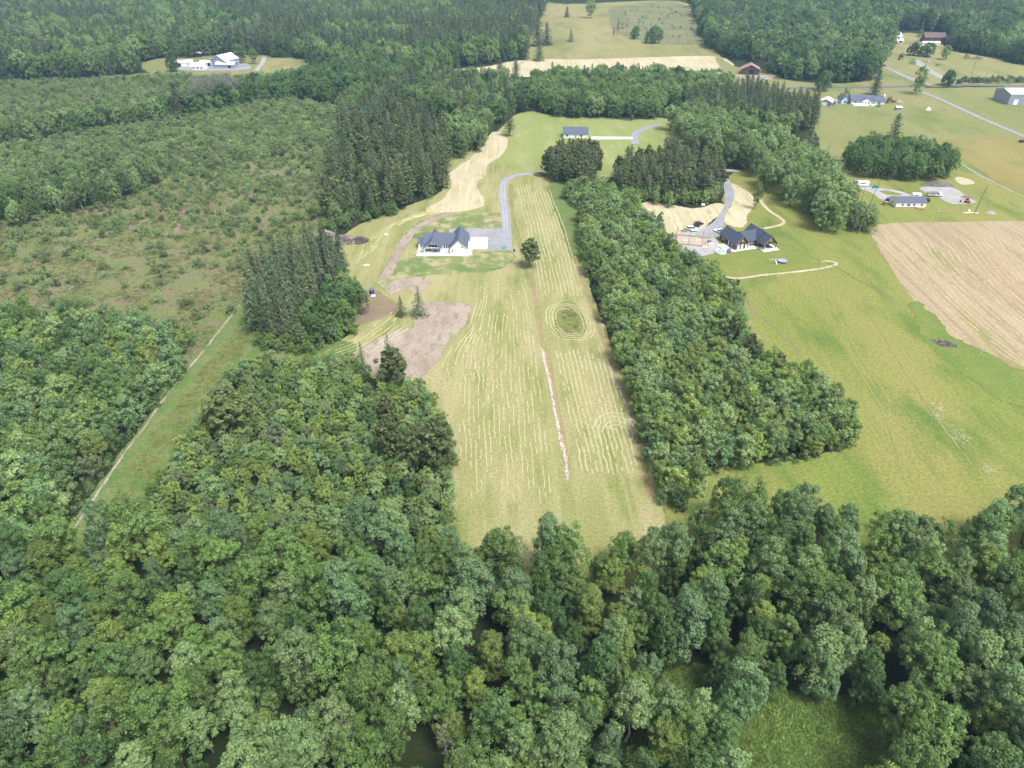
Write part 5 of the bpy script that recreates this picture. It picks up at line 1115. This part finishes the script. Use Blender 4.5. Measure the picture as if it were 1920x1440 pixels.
# ---- post frame of a building under construction
px_, py_ = P(1298, 452)
PF = empty('post_frame', (px_, py_, 0), R(-16), 'bare timber posts and boards of a shed under construction on gravel', 'building frame')
for i in range(6):
    for yy in (-5.5, 5.5): MB().box(-8 + i * 3.2 - .13, -8 + i * 3.2 + .13, yy - .13, yy + .13, 0, 4.3).build('post', M['tan' if i % 2 else 'timber'], PF)
for yy in (-1.8, 1.8):
    for xx in (-8, 8): MB().box(xx - .1, xx + .1, yy - .1, yy + .1, 0, 4.3).build('post', M['timber'], PF)
for yy in (-5.62, 5.62): MB().box(-8.1, 8.1, yy - .05, yy + .05, .1, .5).build('base_board', M['timber'], PF)
for xx in (-8.15, 8.15): MB().box(xx - .05, xx + .05, -5.5, 5.5, .1, .5).build('base_board', M['timber'], PF)
MB().box(-7.9, 7.9, -5.3, 5.3, 0.0, 0.13).build('gravel_floor', M['floor'], PF)
for i, (a, c) in enumerate(((-3.5, -1.0), (2.5, 1.2))):
    b = furniture('lumber_stack', 'lumber stack', ['stack of pale boards inside the post frame, pool end', 'stack of pale boards inside the post frame, drive end'][i], (px_ + a * .96 + c * .28, py_ - a * .28 + c * .96, .14), R(-16 + 30 * i), [('board', 'tan', MB().box(-1.4, 1.4, -.5 + k * .25, -.28 + k * .25, j * .07, j * .07 + .06)) for k in range(4) for j in range(4)])

# ---- vehicles
def wheels(root, xs, yw, r, w=.24, double=False):
    for x in xs:
        for s in (-1, 1):
            m = MB(); n = 14; yc = s * yw
            prof = [(r * .62, -w / 2), (r * .93, -w / 2), (r, -w / 3), (r, w / 3), (r * .93, w / 2), (r * .62, w / 2)]
            vs = []; 
            for rr, t in prof:
                for i in range(n): a = 2 * PI * i / n; vs.append((x + rr * math.cos(a), yc + t, r + rr * math.sin(a)))
            fs = [(k * n + i, k * n + (i + 1) % n, (k + 1) * n + (i + 1) % n, (k + 1) * n + i) for k in range(5) for i in range(n)]
            o = m.add(vs, fs).build('wheel', M['tyre'], root)
            MB().tube((x, yc - w * .38, r), (x, yc + w * .38, r), r * .62, n=12).build('rim', M['rim'], o)

def car(name, cat, label, u, v, rz, paintm, kind_='suv', L=4.7, Wd=1.85, group=None):
    x, y = P(u, v); o = empty(name, (x, y, .0), rz, label, cat, group); h = {'suv': 1.75, 'sedan': 1.42, 'pickup': 1.85, 'van': 2.1}[kind_]; a, b = -L / 2, L / 2; w = Wd / 2
    if kind_ == 'pickup':
        body = [(a, .45), (b - .1, .45), (b, .7), (b - .1, 1.02), (b - 1.35, 1.1), (a + 2.1, 1.1), (a + 2.05, 1.05), (a + 2.05, .75), (a + .12, .75), (a + .1, 1.05), (a, 1.05)]; cab = [(a + 2.1, 1.09), (a + 2.2, h - .06), (a + 3.3, h), (b - 1.35, 1.09)]
    elif kind_ == 'sedan':
        body = [(a, .4), (b, .4), (b, .7), (b - 1.2, .92), (a + 1.0, .95), (a, .85)]; cab = [(a + .8, .94), (a + 1.4, h), (b - 1.9, h), (b - 1.1, .91)]
    else:
        body = [(a, .42), (b, .42), (b, .8), (b - 1.15, 1.02), (a, 1.05)]; cab = [(a + .05, 1.04), (a + .25, h), (b - 1.9, h), (b - 1.1, 1.01)]
    MB().prism(body, -w, w).build('body', paintm, o)
    MB().prism(cab, -w + .14, w - .14).build('window_glass', M['glass'], o)
    t = max(p[1] for p in cab); xs = [p[0] for p in cab if p[1] > t - .1]; MB().bbox(min(xs) + .02, max(xs) + .0, -w + .1, w - .1, t - .08, t + .05, .04).build('roof', paintm, o)
    for s in (-1, 1):
        MB().box(b - .05, b + .02, s * (w - .4) - .2, s * (w - .4) + .2, .66, .80).build('headlight', M['steel'], o); MB().box(a - .02, a + .04, s * (w - .2) - .12, s * (w - .2) + .12, .62, .82).build('tail_light', M['red'], o)
    wheels(o, (a + .85, b - .9), w - .1, .36); return o
car('pickup_truck', 'pickup', 'white pickup parked on the drive above the brown house', 1348, 436, R(-55), M['carwhite'], 'pickup', 5.6, 1.95)
car('parked_car', 'car', 'black car at the upper corner of the gravel beside the post frame', 1310, 421.5, R(15), M['carblack'], 'suv')
car('parked_car', 'car', 'dark pickup behind the black car at the rough yard', 1302, 425.5, R(10), M['carblack'], 'pickup', 5.4)
car('parked_van', 'van', 'white van parked behind the post frame', 1297, 431, R(8), M['carwhite'], 'van', 5.2, 2.0)
car('parked_car', 'car', 'silver car at the far corner of the post frame', 1287, 433, R(20), M['carsilver'], 'sedan')
x_, y_ = P(1302, 434); furniture('dinghy', 'boat', 'small teal boat lying behind the post frame', (x_, y_, .25), R(8), [('hull', 'teal', MB().prism([(-1.6, 0), (1.2, 0), (2.0, .6), (-1.8, .6)], -.7, .7)), ('trim', 'white', MB().prism([(-1.8, .6), (2.02, .6), (2.02, .66), (-1.8, .66)], -.72, .72))])
for i, (u, v, c_) in enumerate(((1322, 463, 'concrete'), (1333, 458, 'white'), (1330, 453, 'dark'), (1322, 456, 'grey2'))):
    x_, y_ = P(u, v); b = MB(); 
    for k in range(3): b.bbox(-1.3 + .1 * k, 1.3 - .2 * k, -.6 + .05 * k, .6, .13 * k, .13 * k + .12, .02)
    o = empty('material_pallet', (x_, y_, 0), .3 * i, ['pale stack of sheets on the rough yard, nearest the pool', 'white stack of sheets on the rough yard beside the walkway', 'dark stack of sheets by the post frame corner', 'grey stack of sheets between frame and walkway'][i], 'pallet', 'building material on the rough yard'); b.build('sheet', M[c_], o)
x_, y_ = P(1318, 386); b = empty('white_barrel', (x_, y_, 0), 0, 'white tank lying on the dry ground under the pines', 'tank'); MB().tube((-.9, 0, .6), (.9, 0, .6), .6, n=14).build('body', M['white'], b); MB().box(-.7, -.5, -.5, .5, 0, .2).build('cradle', M['grey2'], b); MB().box(.5, .7, -.5, .5, 0, .2).build('cradle', M['grey2'], b)

# ---- tractor by the fir clump
x_, y_ = P(698, 551)
T = empty('tractor', (x_, y_, 0), R(-70), 'small blue tractor with white bucket on the dirt by the fir clump', 'tractor')
MB().prism([(.1, .55), (1.7, .55), (1.75, 1.15), (.1, 1.25)], -.35, .35).build('bonnet', M['carblue'], T)
MB().prism([(-1.0, .6), (.1, .6), (.1, 1.0), (-1.0, 1.05)], -.5, .5).build('body', M['carblack'], T)
MB().bbox(-.8, -.3, -.28, .28, 1.0, 1.2, .04).build('seat', M['dark'], T); MB().bbox(-1.2, .3, -.6, .6, 2.2, 2.3, .05).build('canopy', M['carblue'], T)
for a in (-1.05, .15):
    for c in (-.5, .5): MB().tube((a, c, .9), (a, c, 2.2), .04).build('canopy_post', M['dark'], T)
wheels(T, (-.7,), .72, .7, .4); wheels(T, (1.35,), .6, .42, .28)
for c in (-.5, .5): MB().tube((.6, c, 1.2), (2.3, c, .5), .07).build('loader_arm', M['carblue'], T)
MB().prism([(2.2, .15), (2.9, .15), (2.5, .35), (2.4, .8), (2.25, .8)], -.85, .85).build('bucket', M['carwhite'], T)

# ---- logs and brush piles
def log(u, v, L, r, rz, label, mat='bleached', tilt=0):
    x, y = P(u, v); o = empty('log', (x, y, 0), R(rz), label, 'log'); MB().tube((-L / 2, 0, r), (L / 2, .2, r * .9 + tilt), r, r * .7, 8).build('trunk', M[mat], o)
    MB().tube((L * .2, .1, r), (L * .35, .9, r * 1.4), r * .4, r * .2, 6).build('branch_stub', M[mat], o)
log(714, 534, 6.5, .22, 122, 'long bleached log on the grass above the tractor'); log(728, 541, 4, .2, 40, 'short bleached log beside the long one', 'dead')
log(330 + 0, 410, 5, .3, 20, 'grey log lying in the clearcut'); log(135, 541, 3, .35, 80, 'dark stump log in the clearcut', 'dead'); log(64, 412, 6, .4, 5, 'grey log under the pale grove of the clearcut', 'dead')
log(735, 410, 9, .22, 35, 'fallen pole at the foot of the fir block', 'dead'); log(520, 655, 8, .2, 12, 'fallen grey trunk at the foot of the fir clump', 'dead')
def brush(u, v, lx, ly, hh, n, label, mats=('dead', 'bleached', 'bark'), rz=0, name='brush_pile'):
    x, y = P(u, v); o = empty(name, (x, y, 0), R(rz), label, 'brush pile'); rr = np.random.default_rng(int(u + v * 3))
    m = MB(); nn = 14; vs = [(0, 0, hh * .75)]
    for k in (0.45, 0.8, 1.0):
        for i in range(nn): a = 2 * PI * i / nn; q = 1 + .18 * rr.normal(); vs.append((lx / 2 * k * q * math.cos(a), ly / 2 * k * q * math.sin(a), hh * .72 * (1 - k ** 1.6) * rr.uniform(.6, 1.2)))
    fs = [(0, 1 + i, 1 + (i + 1) % nn) for i in range(nn)] + [(1 + k * nn + i, 1 + (k + 1) * nn + i, 1 + (k + 1) * nn + (i + 1) % nn, 1 + k * nn + (i + 1) % nn) for k in range(2) for i in range(nn)]
    m.add(vs, fs).build('core', M['bark'], o)
    mm = {k: MB() for k in mats}
    for i in range(n):
        a = rr.random() * 6.28; q = math.sqrt(rr.random()); px, py = lx / 2 * q * math.cos(a), ly / 2 * q * math.sin(a); pz = hh * .8 * (1 - q ** 1.7) + .15
        L = rr.uniform(.8, 3.2); d = Vector((rr.normal(), rr.normal() * .8, rr.normal() * .35)).normalized() * L / 2; r = rr.uniform(.03, .11)
        mm[mats[i % len(mats)]].tube((px - d.x, py - d.y, max(.05, pz - d.z)), (px + d.x, py + d.y, max(.05, pz + d.z)), r, r * .5, 5)
    for k in mats: q = mm[k].build('branches', M[k], o); q['kind'] = 'stuff'
brush(648, 452, 15, 9, 3.2, 420, 'big grey pile of branches beside the fir clump', ('dead', 'dead', 'bleached'), -10)
brush(676, 453, 8, 7, 2.6, 220, 'smaller branch pile joined to the big one', ('dead', 'dead', 'bark'))
brush(612, 440, 9, 5, 2.0, 160, 'pale branch pile with upright stumps by the firs', ('bleached', 'dead'))
brush(1013, 329, 8, 5, 1.8, 200, 'dark branch pile at the end of the gravel drive', ('bark', 'dead'))
brush(1467, 641 - 5, 7, 4, .9, 120, 'grey brush heap on the meadow beside the stubble', ('dead', 'bark')) if 0 else brush(1771, 645, 8, 4, .9, 140, 'grey brush heap on the meadow beside the stubble', ('dead', 'bark'), -30)
brush(1832, 110, 12, 6, 3, 120, 'grey brush heap on the upper pasture')
def mound(name, cat, u, v, lx, ly, hh, mat, label, rz=0, seed=1):
    x, y = P(u, v); rr = random.Random(seed); n, k = 28, 7; vs = [(0, 0, hh)]; fs = []
    for j in range(1, k + 1):
        q = j / k
        for i in range(n): a = 2 * PI * i / n; e = 1 + .12 * mnoise.noise((math.cos(a) * 2 + seed, math.sin(a) * 2, q * 3)) ; vs.append((lx / 2 * q * e * math.cos(a), ly / 2 * q * e * math.sin(a), max(0, hh * (1 - q ** 1.5) * (1 + .55 * mnoise.noise((math.cos(a) * q * 3.5 + seed, math.sin(a) * q * 3.5, 5.1)))) - (.05 if j == k else 0)))
    fs = [(0, 1 + i, 1 + (i + 1) % n) for i in range(n)] + [(1 + (j - 1) * n + i, 1 + j * n + i, 1 + j * n + (i + 1) % n, 1 + (j - 1) * n + (i + 1) % n) for j in range(1, k) for i in range(n)]
    o = MB().add(vs, fs).build(name, mat, loc=(x, y, 0), smooth=True); o.rotation_euler[2] = R(rz); return tag(o, label, cat)
mound('gravel_heap', 'soil heap', 1757, 347, 20, 8, 2.2, ground_mat('grey_soil', (.14, .125, .12), (.20, .18, .175), (.11, .10, .09), big=.3, mid=.8, fvar=.4, bump=.6, feather=False), 'long grey soil heap behind the gravel pad', -3, 3)
mound('gravel_heap', 'soil heap', 1857, 399.5, 6, 4, 1.0, M['grey2'], 'low dark gravel heap on the grass beside the leaning pole', 0, 5)
mound('gravel_heap', 'soil heap', 1815, 370, 9, 4, .8, M['pole'], 'low brown soil heap on the gravel pad', 0, 7)
mound('boulder', 'boulder', 724, 440, 2.4, 1.4, .8, GM['rock'], 'pale boulder on the mown grass by the branch pile', 0, 9)
mound('boulder', 'boulder', 687, 497, 3.2, 1.6, .5, GM['rock'], 'flat pale stone heap above the tractor', 0, 11)

# ---- white ranch house by the gravel loop
x_, y_ = P(1707, 389.5)
H3 = empty('ranch_house', (x_, y_, 0), R(-1), 'long white ranch house with dark slate roof by the gravel loop', 'house')
gable_block(H3, -8.2, 8.0, 0, 8.6, 3.0, 4.7, 'x', M['white'], M['slate'], .4)
for a, w_ in ((-4.6, .9), (-1.4, 1.5), (1.6, 1.1), (5.6, 1.0)): window(H3, a, 0, 1.0, w_, 1.25, frame='white')
door(H3, 4.2, 0, .2, 1.0, 2.1, mat='carwhite'); window(H3, -8.2, 4.0, 1.1, 1.2, 1.2, '-x')
MB().box(2.6, 7.2, -2.4, -.01, .35, .5).build('deck', M['timber'], H3)
for a in (2.8, 7.0): MB().box(a - .07, a + .07, -2.3, -2.16, 0, 1.3).build('deck_post', M['timber'], H3)
MB().box(2.7, 7.1, -2.34, -2.28, 1.15, 1.3).build('deck_rail', M['timber'], H3)
MB().box(-8.3, 8.1, -.06, -.005, 0.0, .45).build('foundation', M['grey2'], H3)
car('parked_car', 'car', 'blue car at the gable end of the white ranch house', 1664.5, 376, R(60), M['carblue'], 'suv')
x_, y_ = P(1660, 384); furniture('woodshed', 'shed', 'small rusty lean-to shed at the end of the ranch house', (x_, y_, 0), .2, [('wall', 'redroof', MB().prism([(-1.2, 0), (1.2, 0), (1.2, 1.5), (-1.2, 1.9)], -.8, .8)), ('roof', 'timber', MB().prism([(-1.4, 1.93), (1.4, 1.48), (1.4, 1.56), (-1.4, 2.01)], -1, 1)), ('door', 'bark', MB().box(-.4, .4, -.86, -.8, 0, 1.3))])
def trailer(name, label, u, v, rz, L, h, cat='trailer', w=2.4, axles=(0.2, -.7)):
    x, y = P(u, v); o = empty(name, (x, y, 0), R(rz), label, cat)
    MB().bbox(-L / 2, L / 2, -w / 2, w / 2, .55, h, .18).build('body', M['carwhite'], o); MB().box(-L / 2 + .1, L / 2 - .1, -w / 2 + .1, w / 2 - .1, .42, .55).build('chassis', M['dark'], o)
    for s in (-1, 1): MB().box(-L * .32, L * .12, s * w / 2 - .02, s * w / 2 + .02, h * .58, h * .58 + .45).build('window', M['glass'], o)
    MB().box(-.6 + L * .3, .1 + L * .3, -w / 2 - .03, -w / 2, .6, h - .4).build('door', M['metalroof'], o)
    MB().tube((L / 2, 0, .5), (L / 2 + 1.2, 0, .45), .06).build('tow_bar', M['dark'], o); wheels(o, axles, w / 2 - .12, .36)
    MB().bbox(-.5, .5, -.4, .4, h, h + .22, .05).build('roof_vent', M['carwhite'], o); return o
trailer('box_trailer', 'big white enclosed trailer at the head of the gravel loop', 1617, 349, -6, 6.4, 3.1)
trailer('camper_trailer', 'white camper trailer parked behind the ranch house', 1717, 371, -8, 4.6, 2.7)
car('parked_car', 'car', 'grey car half hidden behind the white enclosed trailer', 1602, 344, R(0), M['carsilver'], 'pickup', 5.4)
car('parked_car', 'car', 'teal car on the grass beside the white enclosed trailer', 1642, 352, R(10), M['teal'], 'sedan', 4.2)
car('parked_car', 'car', 'black car at the far end of the ranch house', 1739, 377, R(70), M['carblack'], 'suv')
x_, y_ = P(1751, 368)
D = empty('flatbed_trailer', (x_, y_, 0), R(-4), 'white flatbed truck loaded with grey branches on the gravel pad', 'truck')
MB().box(-4.2, 2.2, -1.1, 1.1, .8, 1.0).build('bed', M['carwhite'], D); MB().prism([(2.3, .55), (4.4, .55), (4.4, 1.3), (3.7, 1.45), (3.5, 2.3), (2.3, 2.3)], -1.05, 1.05).build('cab', M['carwhite'], D)
MB().prism([(3.56, 1.5), (3.72, 1.5), (3.56, 2.2)], -1.06, 1.06).build('window_glass', M['glass'], D); wheels(D, (-2.9, -1.9, 3.5), 1.0, .45, .3)
for a in (-4.1, 2.0): MB().box(a, a + .1, -1.1, 1.1, 1.0, 1.7).build('stake_board', M['grey2'], D)
q = MB(); rr = np.random.default_rng(9)
for i in range(120):
    c_ = np.array([rr.uniform(-3.9, 1.9), rr.uniform(-1, 1), rr.uniform(1.1, 2.5)]); d = rr.normal(size=3) * np.array([.7, .4, .3]); q.tube(c_ - d, c_ + d, .07, .03, 5)
lb = q.build('branch_load', M['dead'], None, (x_, y_, 0)); lb.rotation_euler[2] = R(-4); tag(lb, 'grey branches heaped on the white flatbed truck', 'branches', kind='stuff')
x_, y_ = P(1813, 380)
X = empty('excavator', (x_, y_, 0), R(175), 'small red excavator with folded boom on the gravel pad', 'excavator')
for s in (-1, 1): MB().prism([(-1.3, .1), (-1.1, 0), (1.1, 0), (1.3, .1), (1.3, .5), (1.1, .6), (-1.1, .6), (-1.3, .5)], s * .8 - .2, s * .8 + .2).build('track', M['tyre'], X)
MB().bbox(-1.3, .9, -.85, .85, .65, 1.35, .08).build('body', M['red'], X); MB().bbox(-.5, .7, -.8, .1, 1.35, 2.5, .08).build('cab', M['carblack'], X)
MB().tube((.8, .45, 1.1), (2.4, .45, 2.7), .16, .13).build('boom', M['red'], X); MB().tube((2.4, .45, 2.7), (3.9, .45, 1.5), .12, .1).build('stick', M['red'], X)
MB().prism([(3.6, .3), (4.1, .4), (4.2, 1.3), (3.9, 1.5), (3.7, 1.2)], .1, .8).build('bucket', M['dark'], X)
x_, y_ = P(1820, 399.5); o = empty('lumber_stack', (x_, y_, 0), R(-2), 'long pale lumber stack beside the leaning pole', 'lumber stack')
for k in range(4):
    for j in range(2): MB().box(-4.0 + .2 * j, 4.0 - .3 * k, -.6 + k * .3, -.34 + k * .3, j * .17, j * .17 + .16).build('plank', M['tan'], o)
x_, y_ = P(1816, 397); furniture('material_pallet', 'pallet', 'white wrapped pallet behind the long lumber stack', (x_, y_, 0), .1, [('wrap', 'white', MB().bbox(-.7, .7, -.5, .5, .15, 1.0, .12)), ('skid', 'timber', MB().box(-.7, .7, -.5, .5, 0, .14))])
x_, y_ = P(1765, 398); furniture('material_pallet', 'pallet', 'pale scrap heap with a white bucket on the grass', (x_, y_, 0), .3, [('sheet', 'rim', MB().box(-1.3, 1.0, -.4, .4, 0, .12).box(-.8, 1.3, -.5, .2, .12, .22)), ('bucket', 'white', MB().lathe([(.25, .12), (.32, .7)], 10, c=(-1.2, .5)))])
# ---- poles and posts
def pole(u, v, h, r, label, tilt=(0, 0), arm=True, name='utility_pole', cat='utility pole', mat='pole'):
    x, y = P(u, v); o = empty(name, (x, y, 0), 0, label, cat); o.rotation_euler = (tilt[0], tilt[1], 0)
    MB().tube((0, 0, -.2), (0, 0, h), r, r * .65, 10).build('shaft', M[mat], o)
    if arm:
        MB().box(-1.1, 1.1, -.06, .06, h - .7, h - .56).build('crossarm', M[mat], o)
        for a in (-.95, 0.35, .95): MB().tube((a, 0, h - .56), (a, 0, h - .35), .05, .04).build('insulator', M['steel'], o)
    return o
pole(1826, 402, 16, .22, 'tall bare wooden pole leaning over the lumber stack', (0, .10), False)
pole(1820, 145, 13, .2, 'dark utility pole on the upper pasture')
pole(1843, 160, 13, .16, 'pale utility pole beside the county road', mat='steel')
pole(1839, 664, 2.6, .09, 'white marker post at the edge of the stubble', arm=False, name='marker_post', cat='post', mat='white')
x_, y_ = P(1876, 159); furniture('road_sign', 'sign', 'small yellow road sign beside the county road', (x_, y_, 0), 0, [('post', 'steel', MB().tube((0, 0, 0), (0, 0, 2.4), .06)), ('plate', 'yellow', MB().prism([(-.7, 2.4), (0, 1.7), (.7, 2.4), (0, 3.1)], -.03, .03))])
for i in range(7):                                # fence posts along the lane to the warehouse
    u = 1740 + i * 26; pole(u, 182 + (u - 1740) * .44, 1.4, .09, 'wooden fence post along the country lane', arm=False, name='fence_post', cat='fence post')['group'] = 'fence posts along the country lane'

# ---- far buildings
def far_house(name, label, u, v, rz, w, d, eave, ridge, axis, wall, roof, cat='house', wins=(), doors=(), oh=.5):
    x, y = P(u, v); o = empty(name, (x, y, 0), R(rz), label, cat); gable_block(o, -w / 2, w / 2, 0, d, eave, ridge, axis, M[wall], M[roof], oh)
    for a, z, ww, hh in wins: window(o, a, 0, z, ww, hh)
    for a, ww, hh, m in doors: door(o, a, 0, 0.02, ww, hh, mat=m)
    return o
# blue house
x_, y_ = P(1617, 195.5)
H4 = empty('blue_house', (x_, y_, 0), R(-3), 'pale blue house with dark slate roof and white terrace', 'house')
gable_block(H4, -9.5, 9.0, 0, 10, 3.0, 6.2, 'x', M['blue'], M['slate'], .5); gable_block(H4, 9.002, 17.0, -.8, 9.5, 2.9, 5.9, 'x', M['blue'], M['slate'], .4)
gable_block(H4, -17.0, -11.5, 1.0, 12, 3.2, 6.0, 'y', M['blue'], M['slate'], .5); gable_block(H4, -11.498, -9.502, 2.5, 9, 2.8, 4.6, 'x', M['blue'], M['slate'], .2)
gable_block(H4, -2.0, 5.0, -2.4, 1.5, 2.9, 5.0, 'y', M['white'], M['slate'], .4)
for a in (-1.0, 1.2, 3.6): window(H4, a, -2.4, .9, 1.2, 1.5)
window(H4, 12.5, -.8, 1.2, 1.6, 1.2); window(H4, -14.2, 1.0, .6, 1.4, 1.9); window(H4, -6, 0, 1.2, 1.6, 1.2)
MB().box(-9.6, 3.0, -6.4, -2.6, 0, 1.1).build('terrace', M['white'], H4); MB().prism([(4.4, -3.2), (9.0, -4.8), (9.6, -7.2), (4.6, -6.0)], 0, 1.0, 'z').build('ramp', M['white'], H4)
MB().box(3.2, 6.0, -4.6, -2.8, 0, .9).build('deck', M['timber'], H4); MB().bbox(17.2, 18.4, 4, 5.4, 0, 7.0, .05).build('chimney', M['white'], H4)
far_house('white_shed', 'white metal roofed shed with garage door beside the blue house', 1547, 198.5, -28, 9, 11, 3.2, 5.2, 'y', 'grey', 'metalroof', 'shed', [(3.1, 1.0, 1.5, 1.3)], [(-1.2, 4.2, 2.7, 'white')])
x_, y_ = P(1565.5, 197); furniture('water_tank', 'tank', 'grey domed tank between the white shed and the blue house', (x_, y_, 0), 0, [('body', 'grey', MB().lathe([(1.5, 0), (1.5, 3.0), (1.3, 3.5), (.6, 3.9), (.1, 4.0)], 16)), ('hatch', 'white', MB().lathe([(.35, 3.95), (.35, 4.15)], 10))])
car('parked_car', 'car', 'dark red car behind the bush at the blue house', 1677, 192, R(20), M['red'], 'suv'); car('parked_car', 'car', 'white car beside the dark red one on the grass', 1686, 192.5, R(5), M['carwhite'], 'sedan')
far_house('garden_shed', 'small grey shed on the grass below the blue house', 1685, 206.5, -5, 4, 3, 2.0, 2.8, 'x', 'grey2', 'greyroof', 'shed', [], [(0, 1.0, 1.7, 'grey')])
mound('boulder', 'boulder', 1740, 206, 6.5, 3.5, 2.2, M['rim'], 'pale tarpaulin covered heap on the open pasture', 0, 21); mound('boulder', 'boulder', 1770, 207, 8, 3, .9, M['pole'], 'low brown heap beside the tarpaulin heap', 0, 23)
# warehouse
x_, y_ = P(1889, 196.5)
H5 = empty('warehouse', (x_, y_, 0), R(-0), 'big grey warehouse with white roof at the edge of the pasture', 'warehouse')
gable_block(H5, 0, 45, 0, 22, 8.2, 10.6, 'x', M['grey'], M['metalroof'], .3)
for k in range(9): MB().box(2 + k * 5 - .06, 2 + k * 5 + .06, -.05, -.001, .1, 8.1).build('wall_rib', M['steel'], H5)
door(H5, 6, 0, .02, 3.5, 4, mat='white'); door(H5, 0, 11, .02, 4.5, 4.6, '-x', 'grey')
# red roofed barn
far_house('barn', 'dark wooden barn with faded red roof and open doorway', 1406, 140, -14, 17, 14, 4.6, 8.6, 'y', 'barnwood', 'redroof', 'barn', [], [(1.0, 5.0, 4.4, 'dark')], .7)  # black door panel paints the shaded inside of the open doorway
sheet('barn_yard', [(1386, 142), (1422, 141), (1444, 145), (1432, 149), (1394, 148)], GM['dirt'], nz(), 2.5, 2, fea=5)
car('pickup_truck', 'pickup', 'white pickup parked beside the red roofed barn', 1434, 148, R(-80), M['carwhite'], 'pickup', 6.0, 2.1)
# grey farm at the far clearing
far_house('grey_barn', 'big grey barn with pale metal roof at the far farm', 411, 126, -24, 18, 20, 6.2, 11.0, 'y', 'grey', 'greyroof', 'barn', [(1.5, 7.0, 1.2, 1.2)], [(5, 3, 3, 'dark')])
far_house('lean_to', 'low grey shed along the foot of the big grey barn', 422, 128, -8, 20, 9, 3.4, 5.6, 'x', 'grey', 'greyroof', 'shed', [], [(5, 2.6, 2.4, 'dark')])
far_house('white_shed', 'long white shed with open dark bay at the far farm', 345, 124.5, 14, 18, 8, 3.6, 5.4, 'x', 'white', 'greyroof', 'shed', [(4, 1.2, 1.4, 1.2)], [(-6, 7, 2.9, 'dark')])  # the open bay is a black panel, its inner shade painted on
far_house('white_shed', 'white bungalow in front of the grey barn', 371, 131, -4, 12, 9, 3.0, 5.8, 'x', 'white', 'metalroof', 'house', [(-4, 1, 1.6, 1.2), (0, 1, 1.8, 1.4), (4, 1, 1.6, 1.2)], [])
far_house('blue_shed', 'pale blue roofed white shed beside the grey barn', 385, 124, 2, 10, 7, 3.4, 5.0, 'x', 'white', 'blue', 'shed', [], [(4, 3, 3, 'dark')])
sheet('farm_yard', [(325, 124), (380, 116), (450, 118), (470, 128), (420, 132), (340, 131)], GM['gravel'], nz(), 2.0, 3)
car('parked_car', 'car', 'dark car parked at the far farm behind the blue roofed shed', 392, 115.5, R(10), M['carblack'], 'suv'); car('parked_car', 'car', 'white van parked by the grey barn of the far farm', 397, 114, R(0), M['carwhite'], 'van')
x_, y_ = P(369, 108); o = empty('pole_shelter', (x_, y_, 0), 0, 'open pole shelter at the forest edge of the far farm', 'shelter'); MB().prism([(-5, 4.0), (0, 5.2), (5, 4.0), (5, 4.15), (0, 5.4), (-5, 4.15)], 0, 5).build('roof', M['greyroof'], o)
for a in (-4.5, 0, 4.5):
    for c in (.3, 4.7): MB().tube((a, c, 0), (a, c, 4.3), .15).build('post', M['pole'], o)
# hillside places by the upper pasture
far_house('white_shed', 'white shed with stepped metal roof under the fir wood', 1679, 76, 4, 14, 12, 4.6, 8.5, 'x', 'white', 'metalroof', 'shed', [], [(3, 3, 3, 'grey')])
far_house('white_shed', 'low white lean-to in front of the stepped roof shed', 1681, 80, 4, 16, 5, 2.6, 4.2, 'x', 'white', 'metalroof', 'shed', [], [(5, 3, 2.2, 'dark')])
far_house('maroon_house', 'dark house with maroon roof at the wood edge above the pasture', 1752, 79.5, -6, 24, 14, 5.2, 9.8, 'x', 'barnwood', 'maroon', 'house', [(4, 1.4, 2, 1.5), (-3, 1.4, 2, 1.5)], [])
far_house('white_shed', 'long low white shed below the maroon roofed house', 1746, 84.5, 0, 20, 5, 2.4, 3.6, 'x', 'white', 'metalroof', 'shed', [], [(3, 2, 2, 'grey')])
far_house('tin_shed', 'pale tin roof showing among the dark oaks', 1524, 82, 10, 14, 9, 5.5, 7.5, 'x', 'grey', 'greyroof', 'shed')
far_house('house_roof', 'white house with dark blue roof behind the pines', 1079, 259, -3, 17, 10, 3.0, 6.4, 'x', 'white', 'slate', 'house', [(-6, 1, 1.4, 1.4), (4, 1, 1.4, 1.4)], [(0, 1.1, 2.1, 'grey')])
car('parked_car', 'car', 'red car parked at the upper bend of the lane by the oaks', 1656, 125, R(10), M['red'], 'van', 6, 2.2); car('parked_car', 'car', 'silver car on the upper pasture beside the fence line', 1742, 117.5, R(0), M['carwhite'], 'suv'); car('parked_car', 'car', 'dark pickup with pale bed on the upper pasture', 1758, 123.5, R(30), M['carsilver'], 'pickup', 6)
car('parked_car', 'car', 'dark car parked by the tan hayfield', 1916, 267, R(20), M['carblack'], 'suv')

# ------------------------------------------------------------------ the air
hz = MB().box(-9200, 9200, -3200, 15200, -1.0, 139.0).build('haze', None) if 0 else None
m, nt, out = newmat('haze_air')
pv = N(nt, "ShaderNodeVolumePrincipled", Density=0.00012, Anisotropy=0.1); pv.inputs['Color'].default_value = (0.42, 0.70, 1.0, 1)
nt.links.new(pv.outputs[0], out.inputs['Volume'])
hz = MB().box(-9200, 9200, -3200, 15200, -1.0, 141.0).build('haze', m); tag(hz, 'thin bluish haze over the whole valley', 'haze', kind='stuff')
